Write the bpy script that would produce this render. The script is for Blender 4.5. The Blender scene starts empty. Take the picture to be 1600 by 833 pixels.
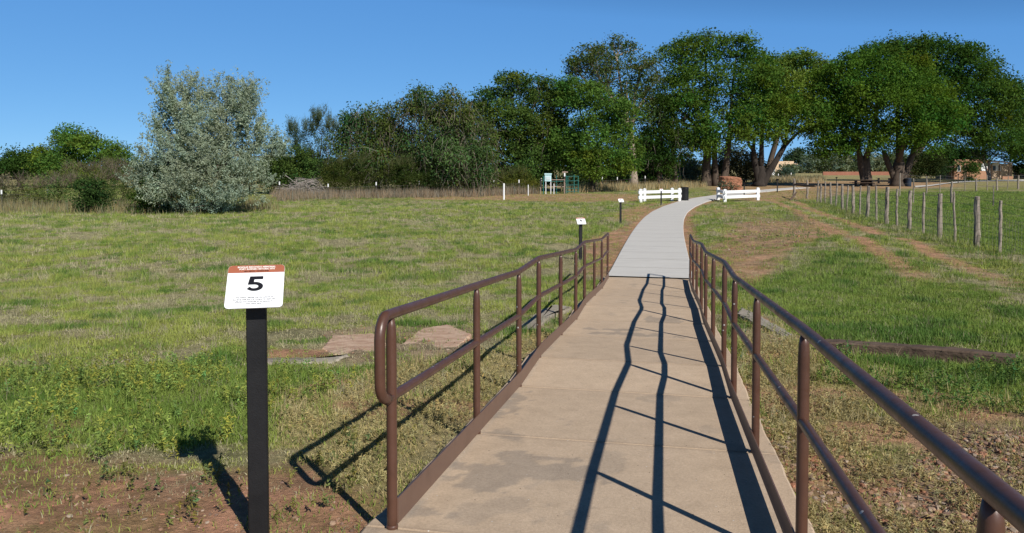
import bpy, math, numpy as np
from math import radians as R
from mathutils import Vector, Matrix, Euler
C = bpy.context.scene
# ---------------------------------------------------------------- camera, sky, sun, exposure
H = 2.5                                   # eye height above the far field
FPX, CXP, CYP, HZ = 1200.0, 800.0, 300.0, 258.0
PITCH = math.atan((CYP - HZ) / FPX)
PSI = R(11.21)                            # heading of the ramp
cd = bpy.data.cameras.new('camera'); cam = bpy.data.objects.new('camera', cd); C.collection.objects.link(cam)
cd.sensor_width = 36; cd.lens = 36 * FPX / 1600; cd.shift_y = -(416.5 - CYP) / 1600
cd.clip_start = .05; cd.clip_end = 3000
cam.location = (0, 0, H); cam.rotation_euler = (R(90) - PITCH, 0, 0)
C.camera = cam
SUN = Vector((.415, -.682, .602)).normalized()
w = bpy.data.worlds.new('World'); C.world = w; w.use_nodes = True
wn = w.node_tree.nodes; wl = w.node_tree.links
sky = wn.new('ShaderNodeTexSky'); sky.sky_type = 'NISHITA'; sky.sun_disc = False
sky.sun_elevation = math.asin(SUN.z); sky.sun_rotation = math.atan2(SUN.x, SUN.y)
sky.altitude = 6000; sky.air_density = .7; sky.dust_density = .0; sky.ozone_density = 1.0
bg = wn['Background']; bg.inputs[1].default_value = .10
sp_ = wn.new('ShaderNodeSeparateColor'); cb_ = wn.new('ShaderNodeCombineColor'); wl.new(sky.outputs[0], sp_.inputs[0])
for ch_, (gam, gain) in enumerate(((.58, .90), (.42, 2.16), (.26, 4.55))):      # evens out the sky as the camera's tone curve did
    pw = wn.new('ShaderNodeMath'); pw.operation = 'POWER'; pw.inputs[1].default_value = gam; wl.new(sp_.outputs[ch_], pw.inputs[0])
    mu = wn.new('ShaderNodeMath'); mu.operation = 'MULTIPLY'; mu.inputs[1].default_value = gain; wl.new(pw.outputs[0], mu.inputs[0]); wl.new(mu.outputs[0], cb_.inputs[ch_])
dk_ = wn.new('ShaderNodeMath'); dk_.operation = 'DIVIDE'; dk_.inputs[1].default_value = 3.9; dk_.use_clamp = True; wl.new(sp_.outputs[2], dk_.inputs[0])
dp_ = wn.new('ShaderNodeMath'); dp_.operation = 'POWER'; dp_.inputs[1].default_value = 1.15; wl.new(dk_.outputs[0], dp_.inputs[0])   # the upper sky deepens towards the zenith
dm_ = wn.new('ShaderNodeMixRGB'); dm_.blend_type = 'MULTIPLY'; dm_.inputs[0].default_value = 1; wl.new(cb_.outputs[0], dm_.inputs[1]); wl.new(dp_.outputs[0], dm_.inputs[2])
wl.new(dm_.outputs[0], bg.inputs[0])
sd = bpy.data.lights.new('sun', 'SUN'); sd.energy = 5.0; sd.angle = R(.5); sd.color = (1, .95, .87)
so = bpy.data.objects.new('sun', sd); C.collection.objects.link(so)
so.rotation_euler = SUN.to_track_quat('Z', 'Y').to_euler()
C.view_settings.view_transform = 'Standard'; C.view_settings.look = 'None'
C.view_settings.exposure = 0.14; C.view_settings.gamma = 1
C.cycles.max_bounces = 6; C.cycles.diffuse_bounces = 3; C.cycles.transparent_max_bounces = 4

# ---------------------------------------------------------------- geometry of the place
Fv = np.array([0, math.cos(PITCH), -math.sin(PITCH)]); Uv = np.array([0, math.sin(PITCH), math.cos(PITCH)])
EYE = np.array([0, 0, H])
dv = np.array([math.sin(PSI), math.cos(PSI)]); nv = np.array([math.cos(PSI), -math.sin(PSI)])
PS = np.array([-4, 1.2, 2.95, 5.75, 6.7, 9.62, 10.7, 13.75, 15.2, 17.0, 22.0])
PZ = np.array([-1.1, -1.385, -1.49, -1.70, -1.71, -1.95, -1.96, -2.21, -2.24, -2.28, -2.33]) + H
def deckz(s): return np.interp(s, PS, PZ)
UL, UR = -1.086, .507                     # rail lines either side of the ramp
UC = (UL + UR) / 2

def hash2(ix, iy, seed):
    h = (ix.astype(np.int64) * 374761393 + iy.astype(np.int64) * 668265263 + seed * 1442695041) & 0xffffffff
    h = ((h ^ (h >> 13)) * 1274126177) & 0xffffffff
    return ((h ^ (h >> 16)) & 0xffff) / 65535.0
def vn(x, y, seed=0):
    ix = np.floor(x); iy = np.floor(y); fx = x - ix; fy = y - iy
    fx = fx * fx * (3 - 2 * fx); fy = fy * fy * (3 - 2 * fy)
    a = hash2(ix, iy, seed); b = hash2(ix + 1, iy, seed); c = hash2(ix, iy + 1, seed); d = hash2(ix + 1, iy + 1, seed)
    return (a * (1 - fx) + b * fx) * (1 - fy) + (c * (1 - fx) + d * fx) * fy
def fbm(x, y, seed=0, o=4):
    t = 0; a = .5; n = 0
    x = np.asarray(x, float); y = np.asarray(y, float)
    for k in range(o):
        t = t + a * vn(x, y, seed + k * 17); n += a; a *= .5; x = x * 2.03 + 5.1; y = y * 2.03 + 1.7
    return t / n
def sst(a, b, x): t = np.clip((x - a) / (b - a), 0, 1); return t * t * (3 - 2 * t)

GYs = np.array([-8, 2.9, 4, 6, 9, 12, 15, 30, 50, 400, 2500.])
GZs = np.array([-1.30, -1.45, -1.58, -1.76, -1.97, -2.15, -2.28, -2.42, -2.5, -2.5, -2.5]) + H
def ground_smooth(X, Y):
    X = np.asarray(X, float); Y = np.asarray(Y, float)
    b = np.interp(Y, GYs, GZs)
    s = X * dv[0] + Y * dv[1]; u = X * nv[0] + Y * nv[1] - UC
    au = np.abs(u); d = deckz(s) - .055
    k = (1 - sst(1.1, 3.2, au)) * (1 - sst(15.5, 19, s))
    return b * (1 - k) + d * k
PATH_C = []                                # filled below
def path_dist(X, Y):
    if not PATH_C: return np.full(np.shape(X), 99.)
    return polydist(X, Y, PATH_C)
def polydist(X, Y, pts):
    X = np.asarray(X, float); Y = np.asarray(Y, float); best = np.full(X.shape, 1e9)
    for (ax, ay), (bx, by) in zip(pts[:-1], pts[1:]):
        L = (bx - ax) ** 2 + (by - ay) ** 2
        t = np.clip(((X - ax) * (bx - ax) + (Y - ay) * (by - ay)) / max(L, 1e-9), 0, 1)
        best = np.minimum(best, np.hypot(X - ax - t * (bx - ax), Y - ay - t * (by - ay)))
    return best
def deckmask(X, Y):
    s = X * dv[0] + Y * dv[1]; u = np.abs(X * nv[0] + Y * nv[1] - UC)
    return (1 - sst(.95, 1.15, u)) * (1 - sst(15.6, 15.9, s))
MOUND = [(10.0, 22.5, 2.6, .22), (8.2, 19.0, 2.0, .10), (9.0, 30, 4.0, .12)]
def gz(X, Y):
    X = np.asarray(X, float); Y = np.asarray(Y, float)
    z = ground_smooth(X, Y)
    free = sst(.9, 1.9, path_dist(X, Y)) * (1 - deckmask(X, Y))
    n = (fbm(X * .35, Y * .35, 3, 3) - .5) * .16 + (fbm(X * 1.7, Y * 1.7, 9, 3) - .5) * .055
    near = 1 - sst(8, 14, Y)
    n = n + near * (fbm(X * 7, Y * 7, 21, 3) - .5) * .035
    side = np.abs(X * nv[0] + Y * nv[1] - UC)
    n = n * (.25 + .75 * sst(1.2, 2.4, side) + .75 * sst(17, 20, Y)).clip(0, 1)
    for (mx, my, r, h) in MOUND:
        n = n + h * np.exp(-((X - mx) ** 2 + (Y - my) ** 2) / (r * r))
    return z + n * free
def ray(px, py): return Fv + np.array([1., 0, 0]) * (px - CXP) / FPX - Uv * (py - CYP) / FPX
def G(px, py):                             # the place on the ground seen at a photo pixel
    r = ray(px, py); t = 5.0
    for _ in range(60):
        q = EYE + r * t; z = float(ground_smooth(q[0], q[1])); t += .6 * (z - q[2]) / r[2]; t = min(max(t, .5), 2000)
    q = EYE + r * t; return np.array([q[0], q[1], z])
def D(px, py, Y):                          # the place at forward distance Y
    r = ray(px, py); return EYE + r * (Y / r[1])
def onland(x, y, dz=0): return np.array([x, y, float(gz(np.array([x]), np.array([y]))[0]) + dz])
def W(s, u, z): p = dv * s + nv * u; return np.array([p[0], p[1], z])

# ---------------------------------------------------------------- object helpers
def tag(o, label=None, cat=None, group=None, kind=None):
    if label: o['label'] = label
    if cat: o['category'] = cat
    if group: o['group'] = group
    if kind: o['kind'] = kind
    return o
def empty(name, loc, label=None, cat=None, group=None, rz=0):
    o = bpy.data.objects.new(name, None); C.collection.objects.link(o); o.empty_display_size = .1
    o.location = tuple(loc); o.rotation_euler = (0, 0, rz)
    return tag(o, label, cat, group)
def fastmesh(name, V, faces, mat, parent=None, col=None, smooth=False, local=True):
    """faces: array (n,k) or list of arrays; V world coordinates when parent is given and local is True"""
    V = np.asarray(V, np.float32).reshape(-1, 3)
    if parent is not None and local:
        m = np.array(parent_matrix(parent).inverted()); V = V @ m[:3, :3].T.astype(np.float32) + m[:3, 3].astype(np.float32)
    me = bpy.data.meshes.new(name)
    fl = faces if isinstance(faces, list) else [faces]
    fl = [np.asarray(f, np.int32) for f in fl if len(f)]
    lens = np.concatenate([np.full(len(f), f.shape[1], np.int32) for f in fl]); idx = np.concatenate([f.ravel() for f in fl])
    me.vertices.add(len(V)); me.vertices.foreach_set('co', V.ravel())
    me.loops.add(len(idx)); me.loops.foreach_set('vertex_index', idx)
    me.polygons.add(len(lens)); st = np.concatenate([[0], np.cumsum(lens)[:-1]]).astype(np.int32)
    me.polygons.foreach_set('loop_start', st)
    me.polygons.foreach_set('use_smooth', np.full(len(lens), smooth))
    if col is not None:
        a = me.color_attributes.new('Col', 'FLOAT_COLOR', 'POINT')
        col = np.asarray(col, np.float32)
        if col.shape[1] == 3: col = np.hstack([col, np.ones((len(col), 1), np.float32)])
        a.data.foreach_set('color', col.ravel())
    me.update(calc_edges=True); me.validate()
    o = bpy.data.objects.new(name, me); C.collection.objects.link(o)
    if mat: me.materials.append(mat)
    if parent is not None: o.parent = parent
    return o
def parent_matrix(p):
    m = Matrix.LocRotScale(p.location, p.rotation_euler, p.scale)
    return parent_matrix(p.parent) @ m if p.parent else m
class MB:
    def __init__(s): s.v = []; s.f = {}; s.n = 0
    def add(s, V, F):
        V = np.asarray(V, float).reshape(-1, 3); s.v.append(V)
        for f in F: s.f.setdefault(len(f), []).append([i + s.n for i in f])
        s.n += len(V); return s
    def box(s, c, size, M=None, bev=0):
        x, y, z = [k / 2 for k in size]
        if bev:
            b = bev; P = []; F = []
            # chamfered box: three rings of faces
            for sx in (-1, 1):
                for sy in (-1, 1):
                    for sz in (-1, 1):
                        P += [(sx * (x - b), sy * (y - b), sz * z), (sx * (x - b), sy * y, sz * (z - b)), (sx * x, sy * (y - b), sz * (z - b))]
            idx = lambda sx, sy, sz, k: (((sx > 0) * 2 + (sy > 0)) * 2 + (sz > 0)) * 3 + k
            for sz in (-1, 1): F.append([idx(-1, -1, sz, 0), idx(1, -1, sz, 0), idx(1, 1, sz, 0), idx(-1, 1, sz, 0)][::sz])
            for sy in (-1, 1): F.append([idx(-1, sy, -1, 1), idx(-1, sy, 1, 1), idx(1, sy, 1, 1), idx(1, sy, -1, 1)][::sy])
            for sx in (-1, 1): F.append([idx(sx, -1, -1, 2), idx(sx, 1, -1, 2), idx(sx, 1, 1, 2), idx(sx, -1, 1, 2)][::sx])
            for a in (-1, 1):
                for b2 in (-1, 1):
                    q = a * b2
                    F.append([idx(-1, a, b2, 0), idx(1, a, b2, 0), idx(1, a, b2, 1), idx(-1, a, b2, 1)][::-q])
                    F.append([idx(a, -1, b2, 0), idx(a, 1, b2, 0), idx(a, 1, b2, 2), idx(a, -1, b2, 2)][::q])
                    F.append([idx(a, b2, -1, 1), idx(a, b2, 1, 1), idx(a, b2, 1, 2), idx(a, b2, -1, 2)][::-q])
                    for sz in (-1, 1): F.append([idx(a, b2, sz, 0), idx(a, b2, sz, 1), idx(a, b2, sz, 2)][::q * sz])
        else:
            P = [(i, j, k) for i in (-x, x) for j in (-y, y) for k in (-z, z)]
            F = [[0, 1, 3, 2], [4, 6, 7, 5], [0, 4, 5, 1], [2, 3, 7, 6], [0, 2, 6, 4], [1, 5, 7, 3]]
        P = np.array(P)
        if M is not None: P = P @ np.asarray(M)[:3, :3].T
        return s.add(P + np.asarray(c), F)
    def tube(s, pts, rad, n=8, cap=True, wob=0, rng=None):
        pts = np.asarray(pts, float); m = len(pts)
        rad = np.full(m, rad) if np.isscalar(rad) else np.asarray(rad, float)
        T = np.gradient(pts, axis=0); T /= np.linalg.norm(T, axis=1)[:, None] + 1e-12
        ref = np.array([0, 0, 1.]) if abs(T[0][2]) < .9 else np.array([1., 0, 0])
        a = np.cross(T[0], ref); a /= np.linalg.norm(a); V = []
        ang = np.linspace(0, 2 * np.pi, n, endpoint=False)
        for i in range(m):
            a = a - T[i] * (a @ T[i]); a /= np.linalg.norm(a); b = np.cross(T[i], a)
            rr = rad[i] * (1 if not wob else 1 + wob * (rng.random(n) - .5))
            V.append(pts[i] + (np.cos(ang) * rr)[:, None] * a + (np.sin(ang) * rr)[:, None] * b)
        F = [[i * n + j, i * n + (j + 1) % n, (i + 1) * n + (j + 1) % n, (i + 1) * n + j] for i in range(m - 1) for j in range(n)]
        if cap: F += [list(range(n))[::-1], [(m - 1) * n + j for j in range(n)]]
        return s.add(np.concatenate(V), F)
    def build(s, name, mat, parent=None, smooth=False):
        return fastmesh(name, np.concatenate(s.v), [np.array(f) for f in s.f.values()], mat, parent, smooth=smooth)
def rotz(a): c, s = math.cos(a), math.sin(a); return np.array([[c, -s, 0], [s, c, 0], [0, 0, 1.]])
def fillet(pts, r=.09, n=5):
    pts = [np.asarray(p, float) for p in pts]; out = [pts[0]]
    for a, b, c in zip(pts[:-2], pts[1:-1], pts[2:]):
        l1 = np.linalg.norm(a - b); l2 = np.linalg.norm(c - b); rr = min(r, l1 * .49, l2 * .49)
        p = b + (a - b) / l1 * rr; q = b + (c - b) / l2 * rr
        for t in np.linspace(0, 1, n): out.append((1 - t) ** 2 * p + 2 * t * (1 - t) * b + t * t * q)
    out.append(pts[-1]); return np.array(out)

# ---------------------------------------------------------------- materials
def mat(name, col=(.5, .5, .5), rough=.8, metal=0, spec=.3):
    m = bpy.data.materials.new(name); m.use_nodes = True; b = m.node_tree.nodes['Principled BSDF']
    b.inputs['Base Color'].default_value = (*col, 1); b.inputs['Roughness'].default_value = rough
    b.inputs['Metallic'].default_value = metal; b.inputs['Specular IOR Level'].default_value = spec
    return m
def noisy(name, cols, scale=8, rough=.8, detail=6, bump=0, bscale=None, stretch=(1, 1, 1), metal=0, spec=.3, dist=0, lo=.3, hi=.7):
    """colour ramp over object-space noise, optional bump"""
    m = mat(name, cols[0], rough, metal, spec); n = m.node_tree.nodes; l = m.node_tree.links; b = n['Principled BSDF']
    tc = n.new('ShaderNodeTexCoord'); mp = n.new('ShaderNodeMapping'); mp.inputs['Scale'].default_value = stretch
    l.new(tc.outputs['Object'], mp.inputs['Vector'])
    t = n.new('ShaderNodeTexNoise'); t.inputs['Scale'].default_value = scale; t.inputs['Detail'].default_value = detail
    t.inputs['Roughness'].default_value = .65; t.inputs['Distortion'].default_value = dist
    l.new(mp.outputs[0], t.inputs['Vector'])
    r = n.new('ShaderNodeValToRGB'); l.new(t.outputs['Fac'], r.inputs['Fac'])
    el = r.color_ramp.elements
    while len(el) < len(cols): el.new(.5)
    for i, c in enumerate(cols):
        el[i].position = lo + (hi - lo) * i / (len(cols) - 1); el[i].color = (*c, 1)
    l.new(r.outputs[0], b.inputs['Base Color'])
    if bump:
        t2 = n.new('ShaderNodeTexNoise'); t2.inputs['Scale'].default_value = bscale or scale * 4; t2.inputs['Detail'].default_value = 5
        l.new(mp.outputs[0], t2.inputs['Vector'])
        bp = n.new('ShaderNodeBump'); bp.inputs['Strength'].default_value = bump; bp.inputs['Distance'].default_value = .02
        l.new(t2.outputs['Fac'], bp.inputs['Height']); l.new(bp.outputs[0], b.inputs['Normal'])
    return m
def foliage(name, trans=.25, rough=.6, spec=.12):
    m = bpy.data.materials.new(name); m.use_nodes = True; n = m.node_tree.nodes; l = m.node_tree.links
    b = n['Principled BSDF']; at = n.new('ShaderNodeAttribute'); at.attribute_name = 'Col'
    l.new(at.outputs['Color'], b.inputs['Base Color']); b.inputs['Roughness'].default_value = rough
    b.inputs['Specular IOR Level'].default_value = spec
    if trans:
        tr = n.new('ShaderNodeBsdfTranslucent'); mx = n.new('ShaderNodeMixShader'); mx.inputs[0].default_value = trans
        gm = n.new('ShaderNodeMixRGB'); gm.blend_type = 'MULTIPLY'; gm.inputs[0].default_value = 1; gm.inputs[2].default_value = (1.5, 1.5, .7, 1)
        l.new(at.outputs['Color'], gm.inputs[1]); l.new(gm.outputs[0], tr.inputs['Color'])
        l.new(b.outputs[0], mx.inputs[1]); l.new(tr.outputs[0], mx.inputs[2]); l.new(mx.outputs[0], n['Material Output'].inputs['Surface'])
    return m
M = {}
M['leaf'] = foliage('leaf', .3, .7, .04); M['grass'] = foliage('grass_blade', .2); M['twig'] = foliage('dead_twig', 0, .9)
M['bark'] = noisy('bark', [(.028, .021, .016), (.095, .07, .052), (.055, .042, .031)], 5, .95, bump=.9, bscale=9, stretch=(1, 1, .25))
M['bark_shaded'] = noisy('shaded_bark', [(.012, .010, .009), (.040, .031, .025), (.022, .018, .015)], 5, .95, bump=.9, bscale=9, stretch=(1, 1, .25))  # bark with the shade of the crown put into its colour
M['bark_pale'] = noisy('pale_bark', [(.14, .11, .085), (.34, .27, .21), (.22, .17, .13)], 5, .95, bump=.9, bscale=9, stretch=(1, 1, .25))
M['rail'] = noisy('brown_paint', [(.068, .030, .019), (.092, .042, .027), (.076, .034, .022)], 6, .27, bump=.03, bscale=120, spec=.5)
def chips(m):
    n = m.node_tree.nodes; l = m.node_tree.links; b = n['Principled BSDF']; src = b.inputs['Base Color'].links[0].from_socket
    tc = n.new('ShaderNodeTexCoord'); v = n.new('ShaderNodeTexVoronoi'); v.inputs['Scale'].default_value = 19; l.new(tc.outputs['Object'], v.inputs['Vector'])
    nz = n.new('ShaderNodeTexNoise'); nz.inputs['Scale'].default_value = 7; nz.inputs['Detail'].default_value = 9; nz.inputs['Roughness'].default_value = .8; l.new(tc.outputs['Object'], nz.inputs['Vector'])
    a = n.new('ShaderNodeMath'); a.operation = 'LESS_THAN'; a.inputs[1].default_value = .13; l.new(v.outputs['Distance'], a.inputs[0])
    sx = n.new('ShaderNodeSeparateColor'); l.new(v.outputs['Color'], sx.inputs[0]); g_ = n.new('ShaderNodeMath'); g_.operation = 'GREATER_THAN'; g_.inputs[1].default_value = .68; l.new(sx.outputs[0], g_.inputs[0])
    q = n.new('ShaderNodeMath'); q.operation = 'MULTIPLY'; l.new(a.outputs[0], q.inputs[0]); l.new(g_.outputs[0], q.inputs[1])
    mx = n.new('ShaderNodeMixRGB'); l.new(q.outputs[0], mx.inputs[0]); l.new(src, mx.inputs[1]); mx.inputs[2].default_value = (.42, .39, .36, 1)
    r = n.new('ShaderNodeMapRange'); r.inputs[1].default_value = .62; r.inputs[2].default_value = .68; l.new(nz.outputs['Fac'], r.inputs[0])
    m2 = n.new('ShaderNodeMixRGB'); l.new(r.outputs[0], m2.inputs[0]); l.new(mx.outputs[0], m2.inputs[1]); m2.inputs[2].default_value = (.10, .042, .022, 1); l.new(m2.outputs[0], b.inputs['Base Color'])
    rr = n.new('ShaderNodeMapRange'); rr.inputs[1].default_value = .35; rr.inputs[2].default_value = .65; rr.inputs[3].default_value = .25; rr.inputs[4].default_value = .52; l.new(nz.outputs['Fac'], rr.inputs[0]); l.new(rr.outputs[0], b.inputs['Roughness'])
chips(M['rail'])
M['plate'] = noisy('faded_brown_paint', [(.115, .064, .045), (.145, .084, .06), (.125, .07, .05)], 5, .42, spec=.5, stretch=(1, 1, 1))
M['black'] = noisy('black_paint', [(.008, .008, .009), (.016, .016, .017)], 9, .5, bump=.12, bscale=220)
M['white'] = noisy('white_vinyl', [(.80, .81, .81), (.78, .78, .77), (.55, .52, .47)], 4, .5, detail=9, lo=.4, hi=.78)
M['sign_white'] = noisy('sign_white', [(.80, .81, .82), (.76, .77, .78)], 4, .35)
M['sign_rust'] = noisy('sign_terracotta', [(.36, .115, .062), (.31, .10, .055)], 30, .4)
M['ink'] = mat('ink', (.008, .008, .012), .4)
M['grey_ink'] = mat('grey_ink', (.10, .10, .11), .5)
M['pale_ink'] = mat('pale_ink', (.75, .68, .63), .5)
M['wood'] = noisy('weathered_wood', [(.085, .066, .05), (.31, .262, .212), (.17, .138, .11)], 9, .95, bump=.8, bscale=30, stretch=(1, 1, .12))
M['wood_dark'] = noisy('dark_wood', [(.055, .036, .026), (.15, .105, .075)], 7, .95, bump=.8, bscale=30, stretch=(.3, 1, 1))
M['wire'] = mat('wire', (.16, .15, .14), .6, .3)
M['tpost'] = mat('steel_post', (.06, .055, .05), .8)
M['rock'] = noisy('red_sandstone', [(.13, .055, .032), (.36, .165, .095), (.24, .105, .06)], 2.2, .95, bump=1, bscale=5)
M['flag'] = noisy('flagstone', [(.26, .155, .105), (.50, .36, .26), (.36, .225, .155), (.45, .33, .24)], 3.0, .95, bump=.7, bscale=16, stretch=(1, 2.5, 1))
M['old_conc'] = noisy('old_concrete', [(.22, .19, .15), (.36, .32, .265)], 5, .95, bump=.5, bscale=30)
M['adobe'] = noisy('adobe', [(.34, .18, .11), (.42, .235, .15)], 2, .95, bump=.3)
M['adobe_pale'] = noisy('pale_stucco', [(.62, .45, .30), (.68, .5, .34)], 1, .9)
M['teal'] = mat('teal_paint', (.02, .12, .10), .5)
M['pipe_tan'] = mat('tan_pipe', (.34, .25, .2), .7)
M['board'] = noisy('pale_blue_board', [(.45, .66, .68), (.52, .72, .74)], 3, .5)
M['glass'] = mat('window_glass', (.03, .04, .05), .1, 0, .5)
M['roofing'] = mat('dark_roofing', (.07, .06, .06), .9)

# ---------------------------------------------------------------- ground, path, ramp
path_px = [((949, 437), (1080, 437)), ((962, 410), (1077, 410)), ((974, 386), (1072, 386)), ((985, 368), (1068, 368)), ((996, 354), (1066, 354)),
           ((1008, 342), (1066, 342)), ((1023, 331), (1070, 333)), ((1041, 322), (1082, 325)), ((1062, 314.5), (1102, 317)),
           ((1085, 309.5), (1120, 312)), ((1112, 305), (1150, 307.5)), ((1150, 299.8), (1187, 302)), ((1196, 295.6), (1236, 297.5)), ((1236, 292.6), (1272, 294.2))]
PL = [G(*a)[:2] for a, b in path_px]; PR = [G(*b)[:2] for a, b in path_px]
mid = [(a + b) / 2 for a, b in zip(PL, PR)]
def resample(pts, step=.4):
    pts = np.array(pts); d = np.concatenate([[0], np.cumsum(np.linalg.norm(np.diff(pts, axis=0), axis=1))])
    q = np.arange(0, d[-1], step); P = np.stack([np.interp(q, d, pts[:, 0]), np.interp(q, d, pts[:, 1])], 1)
    for _ in range(8): P[1:-1] = (P[:-2] + P[1:-1] * 2 + P[2:]) / 4
    return P
mid = np.array(mid)
CEN = resample(mid, .4)
PATH_C.extend([tuple(p) for p in CEN[::3]] + [tuple(CEN[-1])])
print('path width', [round(float(np.linalg.norm(a - b)), 2) for a, b in zip(PL, PR)])

def poly_mask(X, Y, px, jit=.35, seed=1, soft=True):
    """share of a soft-edged patch of ground; px = outline in photo pixels, unprojected to the land"""
    P = [G(*p)[:2] for p in px]
    out = 0
    for k in range(4 if soft else 1):
        dist = np.hypot(X, Y)
        j = jit * (.4 + dist * .05)
        x = X + (fbm(X / (j * 2.2), Y / (j * 2.2), seed + 31 * k, 3) - .5) * 3.4 * j; y = Y + (fbm(X / (j * 2.2), Y / (j * 2.2), seed + 7 + 31 * k, 3) - .5) * 5.0 * j
        ins = np.zeros(X.shape, bool)
        for (ax, ay), (bx, by) in zip(P, P[1:] + P[:1]):
            c = ((ay > y) != (by > y)); ins ^= c & (x < (bx - ax) * (y - ay) / ((by - ay) if abs(by - ay) > 1e-9 else 1e-9) + ax)
        out = out + ins
    return out / (4. if soft else 1.)
RUT1 = [tuple(G(*p)[:2]) for p in [(1172, 312), (1205, 314), (1226, 322), (1240, 328), (1267, 345), (1298, 363), (1352, 388), (1392, 412), (1440, 440)]]
RUT2 = [tuple(G(*p)[:2]) for p in [(1172, 312), (1215, 313), (1240, 316), (1251, 320), (1319, 347), (1375, 368), (1420, 383), (1465, 404), (1530, 428), (1620, 455)]]
def masks(X, Y):
    """the same shares looked up in the ground sheet"""
    ix = np.interp(X, gx, np.arange(len(gx))); iy = np.interp(Y, gy, np.arange(len(gy)))
    i0 = np.minimum(ix.astype(int), len(gx) - 2); j0 = np.minimum(iy.astype(int), len(gy) - 2); fx, fy = ix - i0, iy - j0; out = []
    for m_ in (MD, MS, MG, ML):
        out.append((m_[j0, i0] * (1 - fx) + m_[j0, i0 + 1] * fx) * (1 - fy) + (m_[j0 + 1, i0] * (1 - fx) + m_[j0 + 1, i0 + 1] * fx) * fy)
    return out
def land_masks(X, Y):
    """dirt, straw, gravel, lush shares of the land at X, Y (0..1 each)"""
    X = np.asarray(X, float); Y = np.asarray(Y, float)
    pm = lambda px, j=.35, s=1: poly_mask(X, Y, px, j, s)
    dirt = .9 * pm([(-400, 742), (60, 712), (180, 735), (330, 745), (470, 720), (560, 770), (640, 800), (600, 1200), (-900, 1200)], .3, 2)
    dirt = np.maximum(dirt, .75 * pm([(60, 655), (130, 652), (140, 680), (60, 682)], .25, 77))
    dirt = np.maximum(dirt, .68 * pm([(1095, 400), (1150, 352), (1200, 340), (1290, 352), (1330, 378), (1240, 392), (1210, 425), (1180, 445), (1110, 425)], .3, 5))
    dirt = np.maximum(dirt, .35 * pm([(1085, 330), (1140, 318), (1190, 330), (1200, 345), (1130, 350)], .3, 6))
    dirt = np.maximum(dirt, .75 * pm([(955, 420), (948, 395), (985, 352), (1008, 330), (1030, 324), (985, 372)], .12, 8))
    dirt = np.maximum(dirt, .8 * pm([(918, 395), (930, 372), (990, 350), (985, 372), (962, 408), (945, 425)], .2, 11))
    dirt = np.maximum(dirt, .75 * pm([(955, 345), (990, 322), (1030, 316), (1020, 332), (980, 350)], .25, 12))
    dirt = np.maximum(dirt, .62 * pm([(640, 306), (740, 303), (905, 303), (1000, 304), (1000, 314), (900, 316), (760, 313), (650, 312)], .1, 14))
    dirt = np.maximum(dirt, .6 * pm([(1110, 290), (1300, 283), (1500, 284), (1500, 292), (1380, 296), (1260, 312), (1190, 316), (1110, 308)], .2, 18))
    dirt = np.maximum(dirt, .9 * pm([(415, 545), (520, 546), (515, 562), (415, 563)], .06, 40))
    dirt = np.maximum(dirt, .8 * pm([(1290, 745), (1420, 735), (1500, 765), (1400, 810), (1300, 790)], .2, 46))
    rut = np.minimum(polydist(X, Y, RUT1), polydist(X, Y, RUT2))
    rw = .17 + .35 * (fbm(X * .8, Y * .8, 61, 3) - .3)
    dirt = np.maximum(dirt, (1 - sst(rw * .6, rw * 1.5 + .12, rut)) * .92 * (1 - .6 * (1 - sst(13, 20, Y))))
    pd = path_dist(X, Y)
    dirt = np.maximum(dirt, (1 - sst(1.05, 1.5, pd + .5 * (fbm(X * 1.3, Y * 1.3, 71, 3) - .5))) * .85 * sst(15, 16.5, Y))
    straw = pm([(440, 610), (520, 585), (640, 560), (760, 560), (860, 520), (900, 515), (800, 610), (700, 690), (640, 800), (560, 770), (470, 730), (430, 690)], .2, 21)
    straw = np.maximum(straw, .95 * pm([(1160, 480), (1200, 500), (1290, 560), (1420, 590), (1640, 640), (1750, 720), (1700, 1000), (1250, 1000), (1210, 760), (1180, 620)], .3, 22))
    straw = np.maximum(straw, .7 * pm([(1000, 296), (1800, 281), (1800, 264), (700, 264), (700, 296)], .5, 26))
    dirt = np.maximum(dirt, .75 * (straw > .45) * sst(.56, .64, fbm(X * 1.9, Y * 1.9, 171, 3)) * (Y < 14))
    gravel = pm([(1440, 665), (1560, 660), (1760, 700), (1800, 900), (1400, 900), (1420, 770), (1480, 720)], .25, 31)
    gravel = np.maximum(gravel, .5 * pm([(1180, 640), (1235, 700), (1260, 833), (1215, 833), (1170, 690)], .15, 33))
    gravel = np.maximum(gravel, .8 * pm([(500, 520), (600, 512), (740, 512), (770, 525), (720, 550), (640, 565), (520, 560)], .08, 41))
    gravel = np.maximum(gravel, .3 * pm([(1150, 360), (1240, 350), (1290, 375), (1220, 390), (1150, 395)], .2, 42))
    lush = pm([(-300, 590), (150, 575), (330, 560), (440, 560), (600, 580), (520, 610), (420, 680), (280, 710), (60, 700), (-300, 700)], .25, 51)
    lush = np.maximum(lush, pm([(1300, 560), (1420, 565), (1600, 578), (1780, 600), (1700, 650), (1520, 625), (1380, 600)], .25, 53))
    lush = np.maximum(lush, .9 * pm([(1180, 470), (1150, 445), (1260, 400), (1380, 405), (1420, 440), (1600, 480), (1900, 500), (1900, 560), (1600, 560), (1330, 530), (1230, 500)], .35, 54))
    lush = np.maximum(lush, 1.0 * pm([(1600, 405), (1290, 318), (1290, 306), (1420, 300), (1800, 300), (2200, 400)], .25, 55))
    return [np.clip(m, 0, 1) for m in (dirt, straw, gravel, lush)]

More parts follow.
